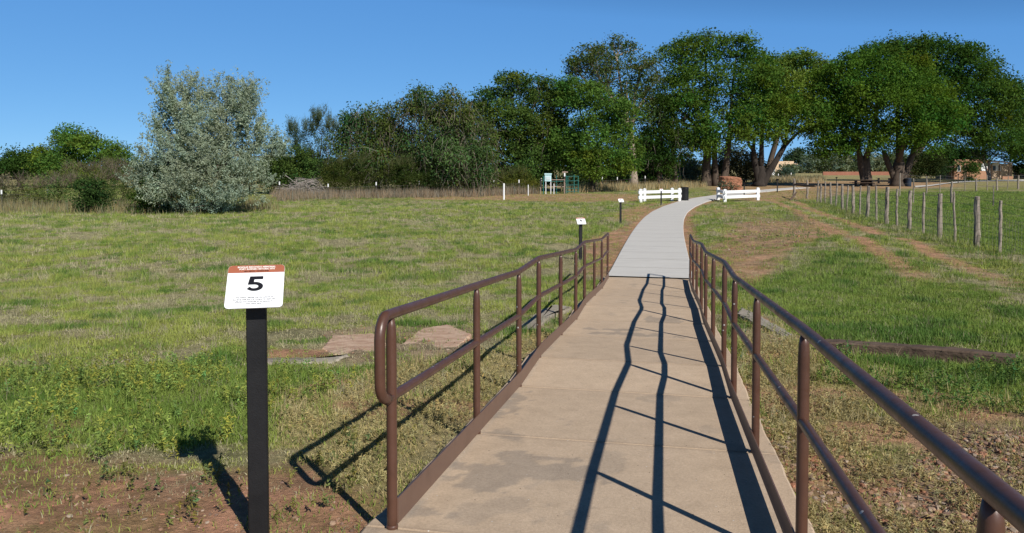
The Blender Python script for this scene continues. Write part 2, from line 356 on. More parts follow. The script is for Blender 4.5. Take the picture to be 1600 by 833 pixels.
def axis(segs):
    out = []
    for a, b, st in segs: out += list(np.arange(a, b, st))
    return np.array(out + [segs[-1][1]])
gx = axis([(-2000, -300, 200), (-300, -80, 20), (-80, -30, 2), (-30, -12, .5), (-12, -5, .15), (-5, 5, .06), (5, 12, .13), (12, 30, .35), (30, 80, 2), (80, 300, 20), (300, 2000, 200)])
gy = axis([(-40, -8, 4), (-8, 1, .6), (1, 9, .06), (9, 16, .12), (16, 30, .25), (30, 70, .7), (70, 140, 3), (140, 400, 20), (400, 2400, 200)])
GX, GY = np.meshgrid(gx, gy)
MD, MS, MG, ML = land_masks(GX, GY)
Z = gz(GX, GY) + MG * 0
n1 = fbm(GX * .8, GY * .8, 101, 4); n2 = fbm(GX * 3.1, GY * 3.1, 102, 4); n3 = fbm(GX * .17, GY * .17, 103, 3)
c_dirt = np.array([.43, .235, .155]); c_thatch = np.array([.275, .255, .145]); c_green = np.array([.20, .225, .055]); c_straw = np.array([.35, .29, .15]); c_lush = np.array([.115, .17, .036])
def lerp(a, b, t): return a + (b - a) * t[..., None]
col = np.broadcast_to(c_thatch, GX.shape + (3,)).copy()
n4 = fbm(GX * 2.4, GY * 2.4, 131, 4); col = lerp(col, c_green, sst(.415, .545, n1 * .45 + n4 * .55) * .85)
col = lerp(col, np.array([.07, .135, .03]), sst(.63, .67, fbm(GX * 1.7, GY * 1.7, 161, 3) * .8 + .2 * fbm(GX * .22, GY * .22, 141, 3)) * .7 * (1 - MD))
col = lerp(col, c_lush, ML * .8)
col = lerp(col, c_straw, MS * .7)
pk = sst(78, 95, GY); col = lerp(col, np.array([.30, .27, .13]), pk * .7)
col = lerp(col, c_dirt, np.clip(MD * (0.75 + .8 * (n2 - .35)), 0, 1))
col = lerp(col, np.array([.33, .24, .175]), MG * .85)
col *= (.82 + .36 * n2)[..., None]
ny, nx = GX.shape
I = np.arange(nx * ny).reshape(ny, nx)
F = np.stack([I[:-1, :-1], I[:-1, 1:], I[1:, 1:], I[1:, :-1]], -1).reshape(-1, 4)
mg = bpy.data.materials.new('soil_and_turf'); mg.use_nodes = True
n = mg.node_tree.nodes; l = mg.node_tree.links; b = n['Principled BSDF']; b.inputs['Roughness'].default_value = .98; b.inputs['Specular IOR Level'].default_value = .1
at = n.new('ShaderNodeAttribute'); at.attribute_name = 'Col'; tc = n.new('ShaderNodeTexCoord')
t1 = n.new('ShaderNodeTexNoise'); t1.inputs['Scale'].default_value = 14; t1.inputs['Detail'].default_value = 8; t1.inputs['Roughness'].default_value = .75
t2 = n.new('ShaderNodeTexNoise'); t2.inputs['Scale'].default_value = 55; t2.inputs['Detail'].default_value = 6; t2.inputs['Roughness'].default_value = .7
for t in (t1, t2): l.new(tc.outputs['Object'], t.inputs['Vector'])
rp = n.new('ShaderNodeValToRGB'); rp.color_ramp.elements[0].position = .3; rp.color_ramp.elements[0].color = (.5, .47, .44, 1); rp.color_ramp.elements[1].position = .7; rp.color_ramp.elements[1].color = (1.4, 1.37, 1.3, 1)
l.new(t1.outputs['Fac'], rp.inputs['Fac'])
mx = n.new('ShaderNodeMixRGB'); mx.blend_type = 'MULTIPLY'; mx.inputs[0].default_value = .75
l.new(at.outputs['Color'], mx.inputs[1]); l.new(rp.outputs[0], mx.inputs[2])
t3 = n.new('ShaderNodeTexNoise'); t3.inputs['Scale'].default_value = 2.6; t3.inputs['Detail'].default_value = 9; t3.inputs['Roughness'].default_value = .82; l.new(tc.outputs['Object'], t3.inputs['Vector'])
r3 = n.new('ShaderNodeValToRGB'); r3.color_ramp.elements[0].position = .38; r3.color_ramp.elements[0].color = (.52, .55, .50, 1); r3.color_ramp.elements[1].position = .62; r3.color_ramp.elements[1].color = (1.42, 1.36, 1.38, 1)
l.new(t3.outputs['Fac'], r3.inputs['Fac']); m3 = n.new('ShaderNodeMixRGB'); m3.blend_type = 'MULTIPLY'; m3.inputs[0].default_value = .85; l.new(mx.outputs[0], m3.inputs[1]); l.new(r3.outputs[0], m3.inputs[2]); l.new(m3.outputs[0], b.inputs['Base Color'])
ad = n.new('ShaderNodeMath'); l.new(t1.outputs['Fac'], ad.inputs[0]); l.new(t2.outputs['Fac'], ad.inputs[1])
bp = n.new('ShaderNodeBump'); bp.inputs['Strength'].default_value = .8; bp.inputs['Distance'].default_value = .03
l.new(ad.outputs[0], bp.inputs['Height']); l.new(bp.outputs[0], b.inputs['Normal'])
g = fastmesh('ground', np.stack([GX, GY, Z], -1).reshape(-1, 3), F, mg, col=col.reshape(-1, 3), smooth=True)
g['kind'] = 'structure'

# pale path beyond the ramp: slabs with tooled joints
tn = np.gradient(CEN, axis=0); tn /= np.linalg.norm(tn, axis=1)[:, None]; nr = np.stack([tn[:, 1], -tn[:, 0]], 1)
HW = np.interp(np.arange(len(CEN)), [0, 40, len(CEN) - 1], [.86, .9, .95])
pz = ground_smooth(CEN[:, 0], CEN[:, 1]); s_c = CEN @ dv
pz = np.where(s_c < 19, np.maximum(pz + .04, deckz(s_c) * (s_c < 17.2)), pz + .04)
for _ in range(6): pz[1:-1] = (pz[:-2] + pz[1:-1] * 2 + pz[2:]) / 4
mb = MB(); off = [-1, -.985, -.5, 0, .5, .985, 1]; rows = []
V = []; Fp = []
for i in range(len(CEN)):
    for k, o in enumerate(off):
        q = CEN[i] + nr[i] * HW[i] * o; V.append((q[0], q[1], pz[i] - (.012 if abs(o) == 1 else 0)))
    for o in (-1, 1): q = CEN[i] + nr[i] * HW[i] * o; V.append((q[0], q[1], pz[i] - .16))
def addjoint(i): return i % 5 == 4
K = 9
for i in range(len(CEN) - 1):
    for k in range(6): Fp.append([i * K + k, i * K + k + 1, (i + 1) * K + k + 1, (i + 1) * K + k])
    Fp.append([i * K + 7, i * K, (i + 1) * K, (i + 1) * K + 7]); Fp.append([i * K + 6, i * K + 8, (i + 1) * K + 8, (i + 1) * K + 6])
Fp += [[7, 0, 1, 2], ]
mpth = noisy('pale_concrete', [(.45, .43, .395), (.56, .54, .50), (.52, .50, .465), (.49, .47, .435)], 2.0, .9, detail=8, stretch=(.35, 2.6, 1), bump=.25, bscale=90)
mb.add(V, Fp[:-1])
path = mb.build('path', mpth); path['kind'] = 'structure'
mjo = mat('joint_grey', (.24, .22, .19), .95); mb = MB()
for i in range(4, len(CEN) - 1, 4):
    a = CEN[i] - nr[i] * (HW[i] - .03); c = CEN[i] + nr[i] * (HW[i] - .03); tt = tn[i] * .011
    mb.add([(*(a - tt), pz[i] + .002), (*(c - tt), pz[i] + .002), (*(c + tt), pz[i] + .002), (*(a + tt), pz[i] + .002)], [[0, 1, 2, 3]])
jo = mb.build('path_joint_lines', mjo, path, )
# tan ramp slabs
mdk = bpy.data.materials.new('tan_concrete'); mdk.use_nodes = True
n = mdk.node_tree.nodes; l = mdk.node_tree.links; b = n['Principled BSDF']; b.inputs['Roughness'].default_value = .85; b.inputs['Specular IOR Level'].default_value = .2
at = n.new('ShaderNodeAttribute'); at.attribute_name = 'Col'; tc = n.new('ShaderNodeTexCoord')
t1 = n.new('ShaderNodeTexNoise'); t1.inputs['Scale'].default_value = 6; t1.inputs['Detail'].default_value = 10; t1.inputs['Roughness'].default_value = .72
l.new(tc.outputs['Object'], t1.inputs['Vector'])
t2 = n.new('ShaderNodeTexNoise'); t2.inputs['Scale'].default_value = 160; t2.inputs['Detail'].default_value = 3; l.new(tc.outputs['Object'], t2.inputs['Vector'])
rp = n.new('ShaderNodeValToRGB'); rp.color_ramp.elements[0].position = .3; rp.color_ramp.elements[0].color = (.87, .865, .86, 1); rp.color_ramp.elements[1].position = .7; rp.color_ramp.elements[1].color = (1.10, 1.10, 1.10, 1)
l.new(t1.outputs['Fac'], rp.inputs['Fac'])
mx = n.new('ShaderNodeMixRGB'); mx.blend_type = 'MULTIPLY'; mx.inputs[0].default_value = 1; l.new(at.outputs['Color'], mx.inputs[1]); l.new(rp.outputs[0], mx.inputs[2])
vo = n.new('ShaderNodeTexVoronoi'); vo.inputs['Scale'].default_value = 24; l.new(tc.outputs['Object'], vo.inputs['Vector'])
sp = n.new('ShaderNodeMath'); sp.operation = 'LESS_THAN'; sp.inputs[1].default_value = .085; l.new(vo.outputs['Distance'], sp.inputs[0])
vb = n.new('ShaderNodeMath'); vb.operation = 'GREATER_THAN'; vb.inputs[1].default_value = .72; sx = n.new('ShaderNodeSeparateColor'); l.new(vo.outputs['Color'], sx.inputs[0]); l.new(sx.outputs[0], vb.inputs[0])
ml_ = n.new('ShaderNodeMath'); ml_.operation = 'MULTIPLY'; l.new(sp.outputs[0], ml_.inputs[0]); l.new(vb.outputs[0], ml_.inputs[1])
spc = n.new('ShaderNodeValToRGB'); spc.color_ramp.interpolation = 'CONSTANT'; spc.color_ramp.elements[0].color = (.07, .05, .035, 1); spc.color_ramp.elements[1].position = .55; spc.color_ramp.elements[1].color = (.6, .57, .52, 1)
l.new(sx.outputs[1], spc.inputs['Fac'])
mx2 = n.new('ShaderNodeMixRGB'); l.new(ml_.outputs[0], mx2.inputs[0]); l.new(mx.outputs[0], mx2.inputs[1]); l.new(spc.outputs[0], mx2.inputs[2])
br = n.new('ShaderNodeTexNoise'); br.inputs['Scale'].default_value = 75; br.inputs['Detail'].default_value = 8; br.inputs['Roughness'].default_value = .75; l.new(tc.outputs['Object'], br.inputs['Vector'])
brr = n.new('ShaderNodeValToRGB'); brr.color_ramp.elements[0].position = .32; brr.color_ramp.elements[0].color = (.80, .79, .78, 1); brr.color_ramp.elements[1].position = .66; brr.color_ramp.elements[1].color = (1.12, 1.12, 1.12, 1); l.new(br.outputs['Fac'], brr.inputs['Fac'])
mx4 = n.new('ShaderNodeMixRGB'); mx4.blend_type = 'MULTIPLY'; mx4.inputs[0].default_value = 1; l.new(mx2.outputs[0], mx4.inputs[1]); l.new(brr.outputs[0], mx4.inputs[2]); l.new(mx4.outputs[0], b.inputs['Base Color'])
bp = n.new('ShaderNodeBump'); bp.inputs['Strength'].default_value = .25; bp.inputs['Distance'].default_value = .01; l.new(t2.outputs['Fac'], bp.inputs['Height']); l.new(bp.outputs[0], b.inputs['Normal'])
POSTS = [2.95, 4.4, 5.75, 6.7, 8.17, 9.62, 10.7, 12.25, 13.75, 15.2]
def ramp_s(px, py):
    r = ray(px, py); t = 4.
    for _ in range(60):
        q = EYE + r * t; s_ = q[0] * dv[0] + q[1] * dv[1]; t += .5 * (deckz(s_) - q[2]) / r[2]
    return s_, q[0] * nv[0] + q[1] * nv[1]
stains = [((735, 745), .26, .20), ((800, 738), .2, .13), ((872, 735), .32, .15), ((790, 680), .18, .10), ((985, 522), .55, .16), ((960, 515), .35, .12), ((1040, 500), .35, .2), ((850, 716), .25, .08), ((790, 630), .14, .4), ((650, 800), .2, .06)]
stains = [(ramp_s(*p), a, c) for p, a, c in stains]
JS = [-4, -1.6, 0.0, 1.42] + [p + .0 for p in POSTS[:-1]] + [15.45]
Vd, Cd, Fd = [], [], []; base = 0
rs = np.random.default_rng(4)
for a, c in zip(JS[:-1], JS[1:]):
    g_ = .004
    ns = max(4, int((c - a) / .025)); nu = 74
    ss = np.concatenate([[a + g_, a + g_], np.linspace(a + g_ + .006, c - g_ - .006, ns), [c - g_, c - g_]])
    hw = (UR - UL) / 2 + .115
    us = np.concatenate([[-hw, -hw], np.linspace(-hw + .012, hw - .012, nu), [hw, hw]])
    S_, U_ = np.meshgrid(ss, us, indexing='ij')
    z = deckz(S_)
    e = np.zeros_like(z); e[[1, -2], :] = .005; e[:, [1, -2]] = .008; z = z - e
    z[[0, -1], :] -= .03; z[:, [0, -1]] -= .2
    edge = .02 * (fbm(S_ * 5, U_ * 0 + np.sign(U_) * 9, 88, 3) - .5) * (np.abs(U_) > hw - .02)
    U2 = U_ + edge * np.sign(U_)
    P = dv[None, None, :] * S_[..., None] + nv[None, None, :] * (U2 + UC)[..., None]
    tint = 1 + .10 * (rs.random() - .5)
    cc = np.array([.505, .388, .276]) * tint
    k1 = fbm(S_ * .9, U_ * 1.6, 90, 4)[..., None]
    cl = cc * (1 - .2 * sst(.45, .6, k1)) + np.array([.47, .37, .27]) * .2 * sst(.45, .6, k1)
    st = np.zeros_like(z)
    for (s0, u0), ra, rb in stains:
        dd = np.hypot((S_ - s0) / rb, (U_ + UC - u0) / ra) + 2.6 * (fbm(S_ * 6, U_ * 9, 93, 5) - .5)
        st = np.maximum(st, 1 - sst(.78, .86, dd))
    st = np.maximum(st, .5 * sst(.70, .72, fbm(S_ * 2.5, U_ * 3.5, 97, 5)))
    cl = lerp(cl, np.array([.235, .205, .175]), st * .5)
    ej = np.minimum(S_ - a, c - S_); cl = lerp(cl, np.array([.27, .2, .14]), (1 - sst(.0, .05, ej)) * .5)
    h_, w_ = z.shape
    Vd.append(np.stack([P[..., 0], P[..., 1], z], -1).reshape(-1, 3)); Cd.append(cl.reshape(-1, 3))
    I = np.arange(h_ * w_).reshape(h_, w_) + base; base += h_ * w_
    Fd.append(np.stack([I[:-1, :-1], I[1:, :-1], I[1:, 1:], I[:-1, 1:]], -1).reshape(-1, 4)[:, ::-1])
ramp = fastmesh('footpath_ramp', np.concatenate(Vd), np.concatenate(Fd)[:, ::-1], mdk, col=np.concatenate(Cd)); ramp['kind'] = 'structure'
# make sure the slab faces look up
mb = MB(); mb.add([W(-4, UL - .05, deckz(-4) - .03), W(-4, UR + .05, deckz(-4) - .03)] + [], [])
sub = MB(); ssub = [-4] + list(PS[1:9])
for a, c in zip(ssub[:-1], ssub[1:]):
    sub.add([W(a, UL - .09, deckz(a) - .02), W(a, UR + .09, deckz(a) - .02), W(c, UR + .09, deckz(c) - .02), W(c, UL - .09, deckz(c) - .02)], [[0, 1, 2, 3]])
so_ = sub.build('joint_bed', mat('joint_soil', (.16, .12, .085), 1)); so_.parent = ramp

# ---------------------------------------------------------------- handrails
def handrail(u, side, posts, label):
    t = empty('handrail', W(posts[0], u, deckz(posts[0])), label, 'handrail', 'brown pipe handrails along the ramp', -PSI)
    RH, MH, r = .885, .545, .0215
    s0, s1 = posts[0] - .13, posts[-1] + .13
    ks = [s for s in PS[1:9] if s0 + .1 < s < s1 - .1]
    prof = [s0] + ks + [s1]
    top = [W(s, u, deckz(s) + RH) for s in prof]; midp = [W(s, u, deckz(s) + MH) for s in prof]
    # one continuous pipe: along the top, down round both ends and back in along the middle
    body = fillet(top, .06, 5)
    def endloop(s, dirn):
        zt, zm = deckz(s) + RH, deckz(s) + MH; r_ = .085
        pts = []
        for a in np.linspace(0, math.pi / 2, 6)[1:]: pts.append(W(s + dirn * (r_ * math.sin(a) - r_ + .0), u, zt - r_ + r_ * math.cos(a)))
        for a in np.linspace(0, math.pi / 2, 6): pts.append(W(s + dirn * (r_ * math.cos(a) - r_), u, zm + r_ - r_ * math.sin(a)))
        return pts
    st, en = endloop(s0, -1), endloop(s1, 1)
    # (s0 loop: start of pipe sits one bend-radius inside)
    full = st[::-1] + [p for p in body[1:-1]] + en
    mb = MB(); mb.tube(full, r, 14); o = mb.build('top_rail', M['rail'], t, True)
    m2 = MB(); m2.tube(np.concatenate([[st[-1]], fillet(midp, .06, 5)[1:-1], [en[-1]]]), r * .92, 12); m2.build('mid_rail', M['rail'], t, True)
    for s in posts:
        p = W(s, u, deckz(s)); mb = MB()
        mb.tube([p - [0, 0, .02], p + [0, 0, .05], p + [0, 0, RH - .10], p + [0, 0, RH - .05], p + [0, 0, RH - .012]], [r, r, r, r * .86, r * .55], 14)
        po = mb.build('post', M['rail'], t, True)
        mb = MB(); mb.tube([p + [0, 0, -.01], p + [0, 0, .012], p + [0, 0, .016]], [r * 1.12, r * 1.12, r * 1.02], 14); mb.build('weld_ring', M['rail'], po, True)
    uu = u - side * .027; mb = MB(); sv = [posts[0]] + ks + [posts[-1]]
    V = []; Fk = []
    for s in sv:
        for du in (0, side * .006):
            for z in (.022, .127): V.append(W(s, uu + du, deckz(s) + z))
    for i in range(len(sv) - 1):
        a = i * 4; c = a + 4
        Fk += [[a, a + 1, c + 1, c], [a + 2, c + 2, c + 3, a + 3], [a + 1, a + 3, c + 3, c + 1], [a, c, c + 2, a + 2]]
    e = (len(sv) - 1) * 4; Fk += [[0, 2, 3, 1], [e, e + 1, e + 3, e + 2]]
    mb.add(V, Fk); mb.build('kick_plate', M['plate'], t)
    return t
handrail(UL, -1, POSTS, 'brown pipe handrail left of the ramp, with a rounded loop at its near end')
handrail(UR, 1, [-3.5, -1.9, -.3, 1.31] + POSTS, 'brown pipe handrail right of the ramp, running out of view at the bottom')

# ---------------------------------------------------------------- numbered signs
def glyph_text(txt, size, name, material, parent, M4, weight=0, sx=1, align='CENTER', space=1):
    cu = bpy.data.curves.new(name, 'FONT'); cu.body = txt; cu.size = size; cu.align_x = align; cu.align_y = 'CENTER'
    cu.offset = weight; cu.extrude = .0004; cu.space_character = space; cu.resolution_u = 3
    o = bpy.data.objects.new(name + '_tmp', cu); C.collection.objects.link(o)
    bpy.context.view_layer.update()
    me = bpy.data.meshes.new_from_object(o.evaluated_get(bpy.context.evaluated_depsgraph_get())); bpy.data.objects.remove(o); bpy.data.curves.remove(cu)
    me.transform(Matrix.Diagonal((sx, 1, 1, 1))); me.transform(M4); me.name = name; me.materials.clear(); me.materials.append(material)
    q = bpy.data.objects.new(name, me); C.collection.objects.link(q); q.parent = parent; return q
def rrect(w_, h_, r, n=6):
    P = []
    for cx_, cy_, a0 in ((w_ / 2 - r, h_ / 2 - r, 0), (-w_ / 2 + r, h_ / 2 - r, 90), (-w_ / 2 + r, -h_ / 2 + r, 180), (w_ / 2 - r, -h_ / 2 + r, 270)):
        for a in np.linspace(a0, a0 + 90, n): P.append((cx_ + r * math.cos(R(a)), cy_ + r * math.sin(R(a))))
    return P
def number_sign(px, py, dist, num, label, scale=1.0, face=12, post_h=.93, words=True):
    base = D(px, py, dist); base[2] = float(gz(np.array([base[0]]), np.array([base[1]]))[0])
    t = empty('number_sign', base, label, 'sign', 'numbered trail signs beside the path', R(face))
    def local(name, V, F, m, par=None, smooth=False):
        o = fastmesh(name, V, F, m, par or t, local=False, smooth=smooth); return o
    mb = MB(); mb.box((0, 0, post_h / 2 - .1), (.078, .05, post_h + .2), bev=.004); local('post', np.concatenate(mb.v), [np.array(f) for f in mb.f.values()], M['black'])
    tilt = R(42); Wd, Hd = .222, .205
    M4 = Matrix.Translation((0, -.035, post_h + .035)) @ Matrix.Rotation(R(90) - tilt, 4, 'X')
    mb = MB(); mb.box((0, 0, -.016), (.07, .10, .024)); V = np.array([M4 @ Vector(v) for v in np.concatenate(mb.v)]); local('bracket', V, [np.array(f) for f in mb.f.values()], M['black'])
    P = rrect(Wd, Hd, .016); k = len(P)
    V = [M4 @ Vector((x, y, 0)) for x, y in P] + [M4 @ Vector((x, y, -.004)) for x, y in P]
    V = np.array(V); mb = MB(); mb.add(V, [list(range(k)), list(range(k, 2 * k))[::-1]] + [[i, i + k, (i + 1) % k + k, (i + 1) % k] for i in range(k)])
    pl = local('sign_plate', np.concatenate(mb.v), [np.array(f) for f in mb.f.values()], M['sign_white'])
    # header band follows the rounded top corners
    yb = Hd / 2 - .037; top = [(x, y) for x, y in rrect(Wd - .001, Hd - .001, .016) if y > yb]
    B = [(Wd / 2 - .0005, yb)] + top + [(-Wd / 2 + .0005, yb)]
    V = np.array([M4 @ Vector((x, y, .0006)) for x, y in B]); local('header_band', V, np.array([list(range(len(B)))]), M['sign_rust'], pl)
    at_ = lambda x, y: M4 @ Matrix.Translation((x, y, .0016))
    five = [(-.020, .035), (.026, .035), (.026, .021), (-.004, .021), (-.0055, .009)]
    def arc(cx_, cy_, rx, ry, a0, a1, n=14): return [(cx_ + rx * math.cos(R(a)), cy_ + ry * math.sin(R(a))) for a in np.linspace(a0, a1, n)]
    if num == '5':
        out = five + arc(-.002, -.0115, .0295, .0208, 88, -128, 22) + [(-.0285, -.0225), (-.0200, -.0125)] + arc(-.004, -.0115, .0152, .0085, -115, 82, 12) + [(-.0265, -.003)]
        V = [M4 @ Vector((x * 1.12, y * 1.05 + .010, .0012)) for x, y in out]
        local('numeral', np.array(V), np.array([list(range(len(V)))]), M['ink'], pl)
    else:
        glyph_text(num, .085, 'numeral', M['ink'], pl, at_(0, .008), .0035, 1.2)
    if words:
        glyph_text('BOSQUE REDONDO MEMORIAL', .0098, 'heading', M['pale_ink'], pl, at_(0, Hd / 2 - .0105), .0004, 1.06)
        glyph_text('FORT SUMNER HISTORIC SITE', .0098, 'heading', M['pale_ink'], pl, at_(.002, Hd / 2 - .0205), .0004, 1.06)
        glyph_text('NEW MEXICO   HISTORIC SITES', .0062, 'subheading', M['ink'], pl, at_(0, Hd / 2 - .0305), .0001, 1.1)
        for i, tx in enumerate(['This history reaches into the cultures of', 'the Diné, Ndé and U.S. Military, for each was', 'affected and continues to be because of', 'their stays here.']):
            glyph_text(tx, .0084, 'caption', M['grey_ink'], pl, at_(0, -.054 - i * .0098), 0, 1.05)
    return t
number_sign(405, 840, 3.13, '5', 'sign numbered 5 on a black post in the left foreground, terracotta header', post_h=1.008)
number_sign(907, 404, 18.6, '6', 'white sign numbered 6 on a black post past the left handrail\'s far end', face=14)
number_sign(969.5, 349, 31.5, '7', 'small white sign on a black post between sign 6 and the white fence', face=14)
number_sign(1033, 318, 48.0, '8', 'small white tilted sign on a black post right in front of the white rail fence', face=14, words=False)

# ---------------------------------------------------------------- culvert edges, beam, flagstones
def slab(name, px, top_dz, thick, m, label, cat, seed=1, group=None, chip=.03):
    P = np.array([G(*p)[:2] for p in px]); n_ = 14; out = []
    rg = np.random.default_rng(seed)
    for a, c in zip(P, np.roll(P, -1, 0)):
        for t in np.linspace(0, 1, n_, endpoint=False): out.append(a + (c - a) * t + rg.normal(0, chip, 2) * (.2 if t == 0 else .35))
    out = np.array(out); cen = out.mean(0); z0 = float(gz(out[:, 0], out[:, 1]).mean())
    t = empty(name, (*cen, z0), label, cat, group) if False else None
    rings = []
    for sc_, dz in ((1.0, -thick), (1.0, top_dz - .02), (.95, top_dz), (.6, top_dz), (.25, top_dz)):
        q = cen + (out - cen) * sc_; zz = np.full(len(q), z0)
        rings.append(np.column_stack([q, zz + dz + 0]))
    k = len(out); V = np.concatenate(rings + [np.array([[*cen, z0 + top_dz]])]); F = []
    for r_ in range(4): F += [[r_ * k + i, r_ * k + (i + 1) % k, (r_ + 1) * k + (i + 1) % k, (r_ + 1) * k + i] for i in range(k)]
    F3 = [[4 * k + i, 4 * k + (i + 1) % k, 5 * k] for i in range(k)]
    A = np.array(F); 
    area = sum(out[i][0] * out[(i + 1) % k][1] - out[(i + 1) % k][0] * out[i][1] for i in range(k))
    if area < 0: A = A[:, ::-1]; F3 = [f[::-1] for f in F3]
    V = V - np.array([*cen, z0]); o = fastmesh(name, V, [A, np.array(F3)], m); o.location = (*cen, z0)
    return tag(o, label, cat, group)
slab('culvert_wall', [(780, 528), (800, 531), (868, 496), (893, 487), (868, 484), (846, 492)], .04, .4, M['old_conc'], 'old grey concrete culvert edge in the grass left of the left handrail', 'concrete edge', 3)
slab('culvert_wall', [(1150, 495), (1200, 518), (1248, 533), (1240, 524), (1200, 506), (1158, 488)], .03, .4, M['old_conc'], 'old grey concrete culvert edge in the grass right of the right handrail', 'concrete edge', 4)
slab('flagstone', [(503, 545), (520, 531), (580, 528), (604, 537), (596, 553), (560, 551), (520, 552)], .012, .2, M['flag'], 'smooth tan flagstone, the left of two lying in the gravel by the left handrail', 'flagstone', 5, 'flagstones set in the gravel patch')
slab('flagstone', [(612, 545), (660, 520), (700, 515), (738, 524), (716, 538), (668, 548), (634, 552)], .014, .2, M['flag'], 'pale streaked flagstone behind the near end of the left handrail, larger of two', 'flagstone', 6, 'flagstones set in the gravel patch')
slab('kerb_edge', [(405, 562), (520, 560), (545, 556), (520, 565), (405, 567)], .03, .2, M['old_conc'], 'thin pale concrete edge of the bare dirt strip, right of sign 5', 'concrete edge', 7)
a = G(1290, 549); c = G(1586, 572); a = onland(a[0], a[1]); c = onland(c[0], c[1])
mb = MB(); rg = np.random.default_rng(8); pts = []
for t in np.linspace(0, 1, 26): pts.append(a + (c - a) * t + [0, 0, .055 - .05 * max(0, t - .75) * 2 + rg.normal(0, .0015)])
d_ = (c - a) / np.linalg.norm(c - a); nn = np.array([-d_[1], d_[0], 0]); V = []; k = 0
sec = [(-.07, -.09), (-.075, .05), (-.06, .066), (.06, .066), (.072, .05), (.07, -.09)]
for p in pts:
    j = rg.normal(0, .0025, (6, 2))
    for q, jj in zip(sec, j): V.append(p + nn * (q[0] + jj[0]) + [0, 0, q[1] + jj[1]])
F = [[i * 6 + k, i * 6 + (k + 1) % 6, i * 6 + 6 + (k + 1) % 6, i * 6 + 6 + k] for i in range(25) for k in range(6)] + [[0, 1, 2, 3, 4, 5], [25 * 6 + k for k in range(5, -1, -1)]]
mb.add(np.array(V) - a, F); o = mb.build('timber_beam', M['wood_dark']); o.location = tuple(a)
tag(o, 'dark weathered timber beam lying in the grass right of the right handrail', 'timber beam')

# ---------------------------------------------------------------- white rail fences by the path
def white_fence(posts, runs, label):
    b0 = G(*posts[0]); t = empty('white_fence', onland(b0[0], b0[1]), label, 'fence', 'low white two-rail fences either side of the path')
    pos = []
    for p in posts:
        q = G(*p); q = onland(q[0], q[1]); pos.append(q)
        mb = MB(); mb.box(q + [0, 0, .40], (.2, .2, .86), bev=.02); po = mb.build('post', M['white'], t)
        mb = MB(); x, y, z = q + [0, 0, .83]; h_ = .115
        mb.add([(x - h_, y - h_, z), (x + h_, y - h_, z), (x + h_, y + h_, z), (x - h_, y + h_, z), (x - h_, y - h_, z + .03), (x + h_, y - h_, z + .03), (x + h_, y + h_, z + .03), (x - h_, y + h_, z + .03), (x, y, z + .09)],
               [[3, 2, 1, 0], [0, 1, 5, 4], [1, 2, 6, 5], [2, 3, 7, 6], [3, 0, 4, 7], [4, 5, 8], [5, 6, 8], [6, 7, 8], [7, 4, 8]]); mb.build('post_cap', M['white'], po)
    for i, j in runs:
        a, c = pos[i], pos[j]; d_ = (c - a) / np.linalg.norm(c - a); L = np.linalg.norm(c - a) + .42; an = math.atan2(d_[1], d_[0])
        for z in (.33, .68):
            mb = MB(); mb.box((a + c) / 2 + [0, 0, z], (L, .10, .20), rotz(an) @ rotz(0), bev=.012); mb.build('rail', M['white'], t)
white_fence([(1001, 316.5), (1007, 314.5), (1050, 313.8), (1061.5, 314.2)], [(0, 3)], 'low white two-rail fence on the left of the path, behind the small tilted sign')
white_fence([(1132.5, 315.6), (1184, 313.2), (1122, 312.6)], [(0, 1), (0, 2)], 'low white rail fence right of the path, in front of the red boulder')

# trash cans
def trash_can(px, py, Y, h_, r, m, label):
    q = D(px, py, Y); q = onland(q[0], q[1]); t = empty('trash_can', q, label, 'trash can')
    mb = MB(); zz = [-.03, .0, .06, h_ * .5, h_ - .06, h_ - .03]; rr = [r * .92, r * .95, r, r, r, r * 1.05]
    mb.tube([q + [0, 0, z] for z in zz], rr, 20); mb.build('bin', m, t, True)
    mb = MB(); mb.tube([q + [0, 0, h_ - .03], q + [0, 0, h_ + .02], q + [0, 0, h_ + .05]], [r * 1.07, r * 1.07, r * .8], 20); mb.build('rim', m, t)
M['bin_blue'] = mat('dark_blue_bin', (.02, .03, .05), .5)
trash_can(1070, 313, 53.5, .92, .26, M['black'], 'black round trash can at the end of a white rail fence, beside the path')
trash_can(1419, 290.5, 90, .95, .34, M['bin_blue'], 'dark trash can standing beside the pale trunk of the big round elm')

# red boulder
def boulder(px, py, w_, h_, label, seed, m):
    q = G(px, py); q = onland(q[0], q[1]); rg = np.random.default_rng(seed); Y = q[1]; sx = w_ * Y / FPX / 2; hh = h_ * Y / FPX
    n1_, n2_ = 32, 18; V = []; F = []
    for j in range(n2_):
        t = j / (n2_ - 1)
        for i in range(n1_):
            a = 2 * math.pi * i / n1_; cx_, cy_ = math.cos(a), math.sin(a)
            k = (abs(cx_) ** 4 + abs(cy_) ** 4) ** -.25
            prof = (1 - .12 * t) if t < .8 else (1 - .12 * t) * max(0, 1 - ((t - .8) / .2) ** 2.2)
            nn = 1 + .30 * (float(fbm(np.array([cx_ * 3 + 3]), np.array([cy_ * 3 + t * 4]), seed, 4)[0]) - .5) * 2
            V.append((sx * k * prof * nn * cx_, sx * .8 * k * prof * nn * cy_, hh * min(1, t / .86) * (1 + .08 * (nn - 1) - .10 * max(0, cx_)) - .05))
    for j in range(n2_ - 1): F += [[j * n1_ + i, j * n1_ + (i + 1) % n1_, (j + 1) * n1_ + (i + 1) % n1_, (j + 1) * n1_ + i] for i in range(n1_)]
    o = fastmesh('boulder', np.array(V), [np.array(F), np.array([list(range((n2_ - 1) * n1_, n2_ * n1_))])], m); o.location = tuple(q)
    return tag(o, label, 'boulder')
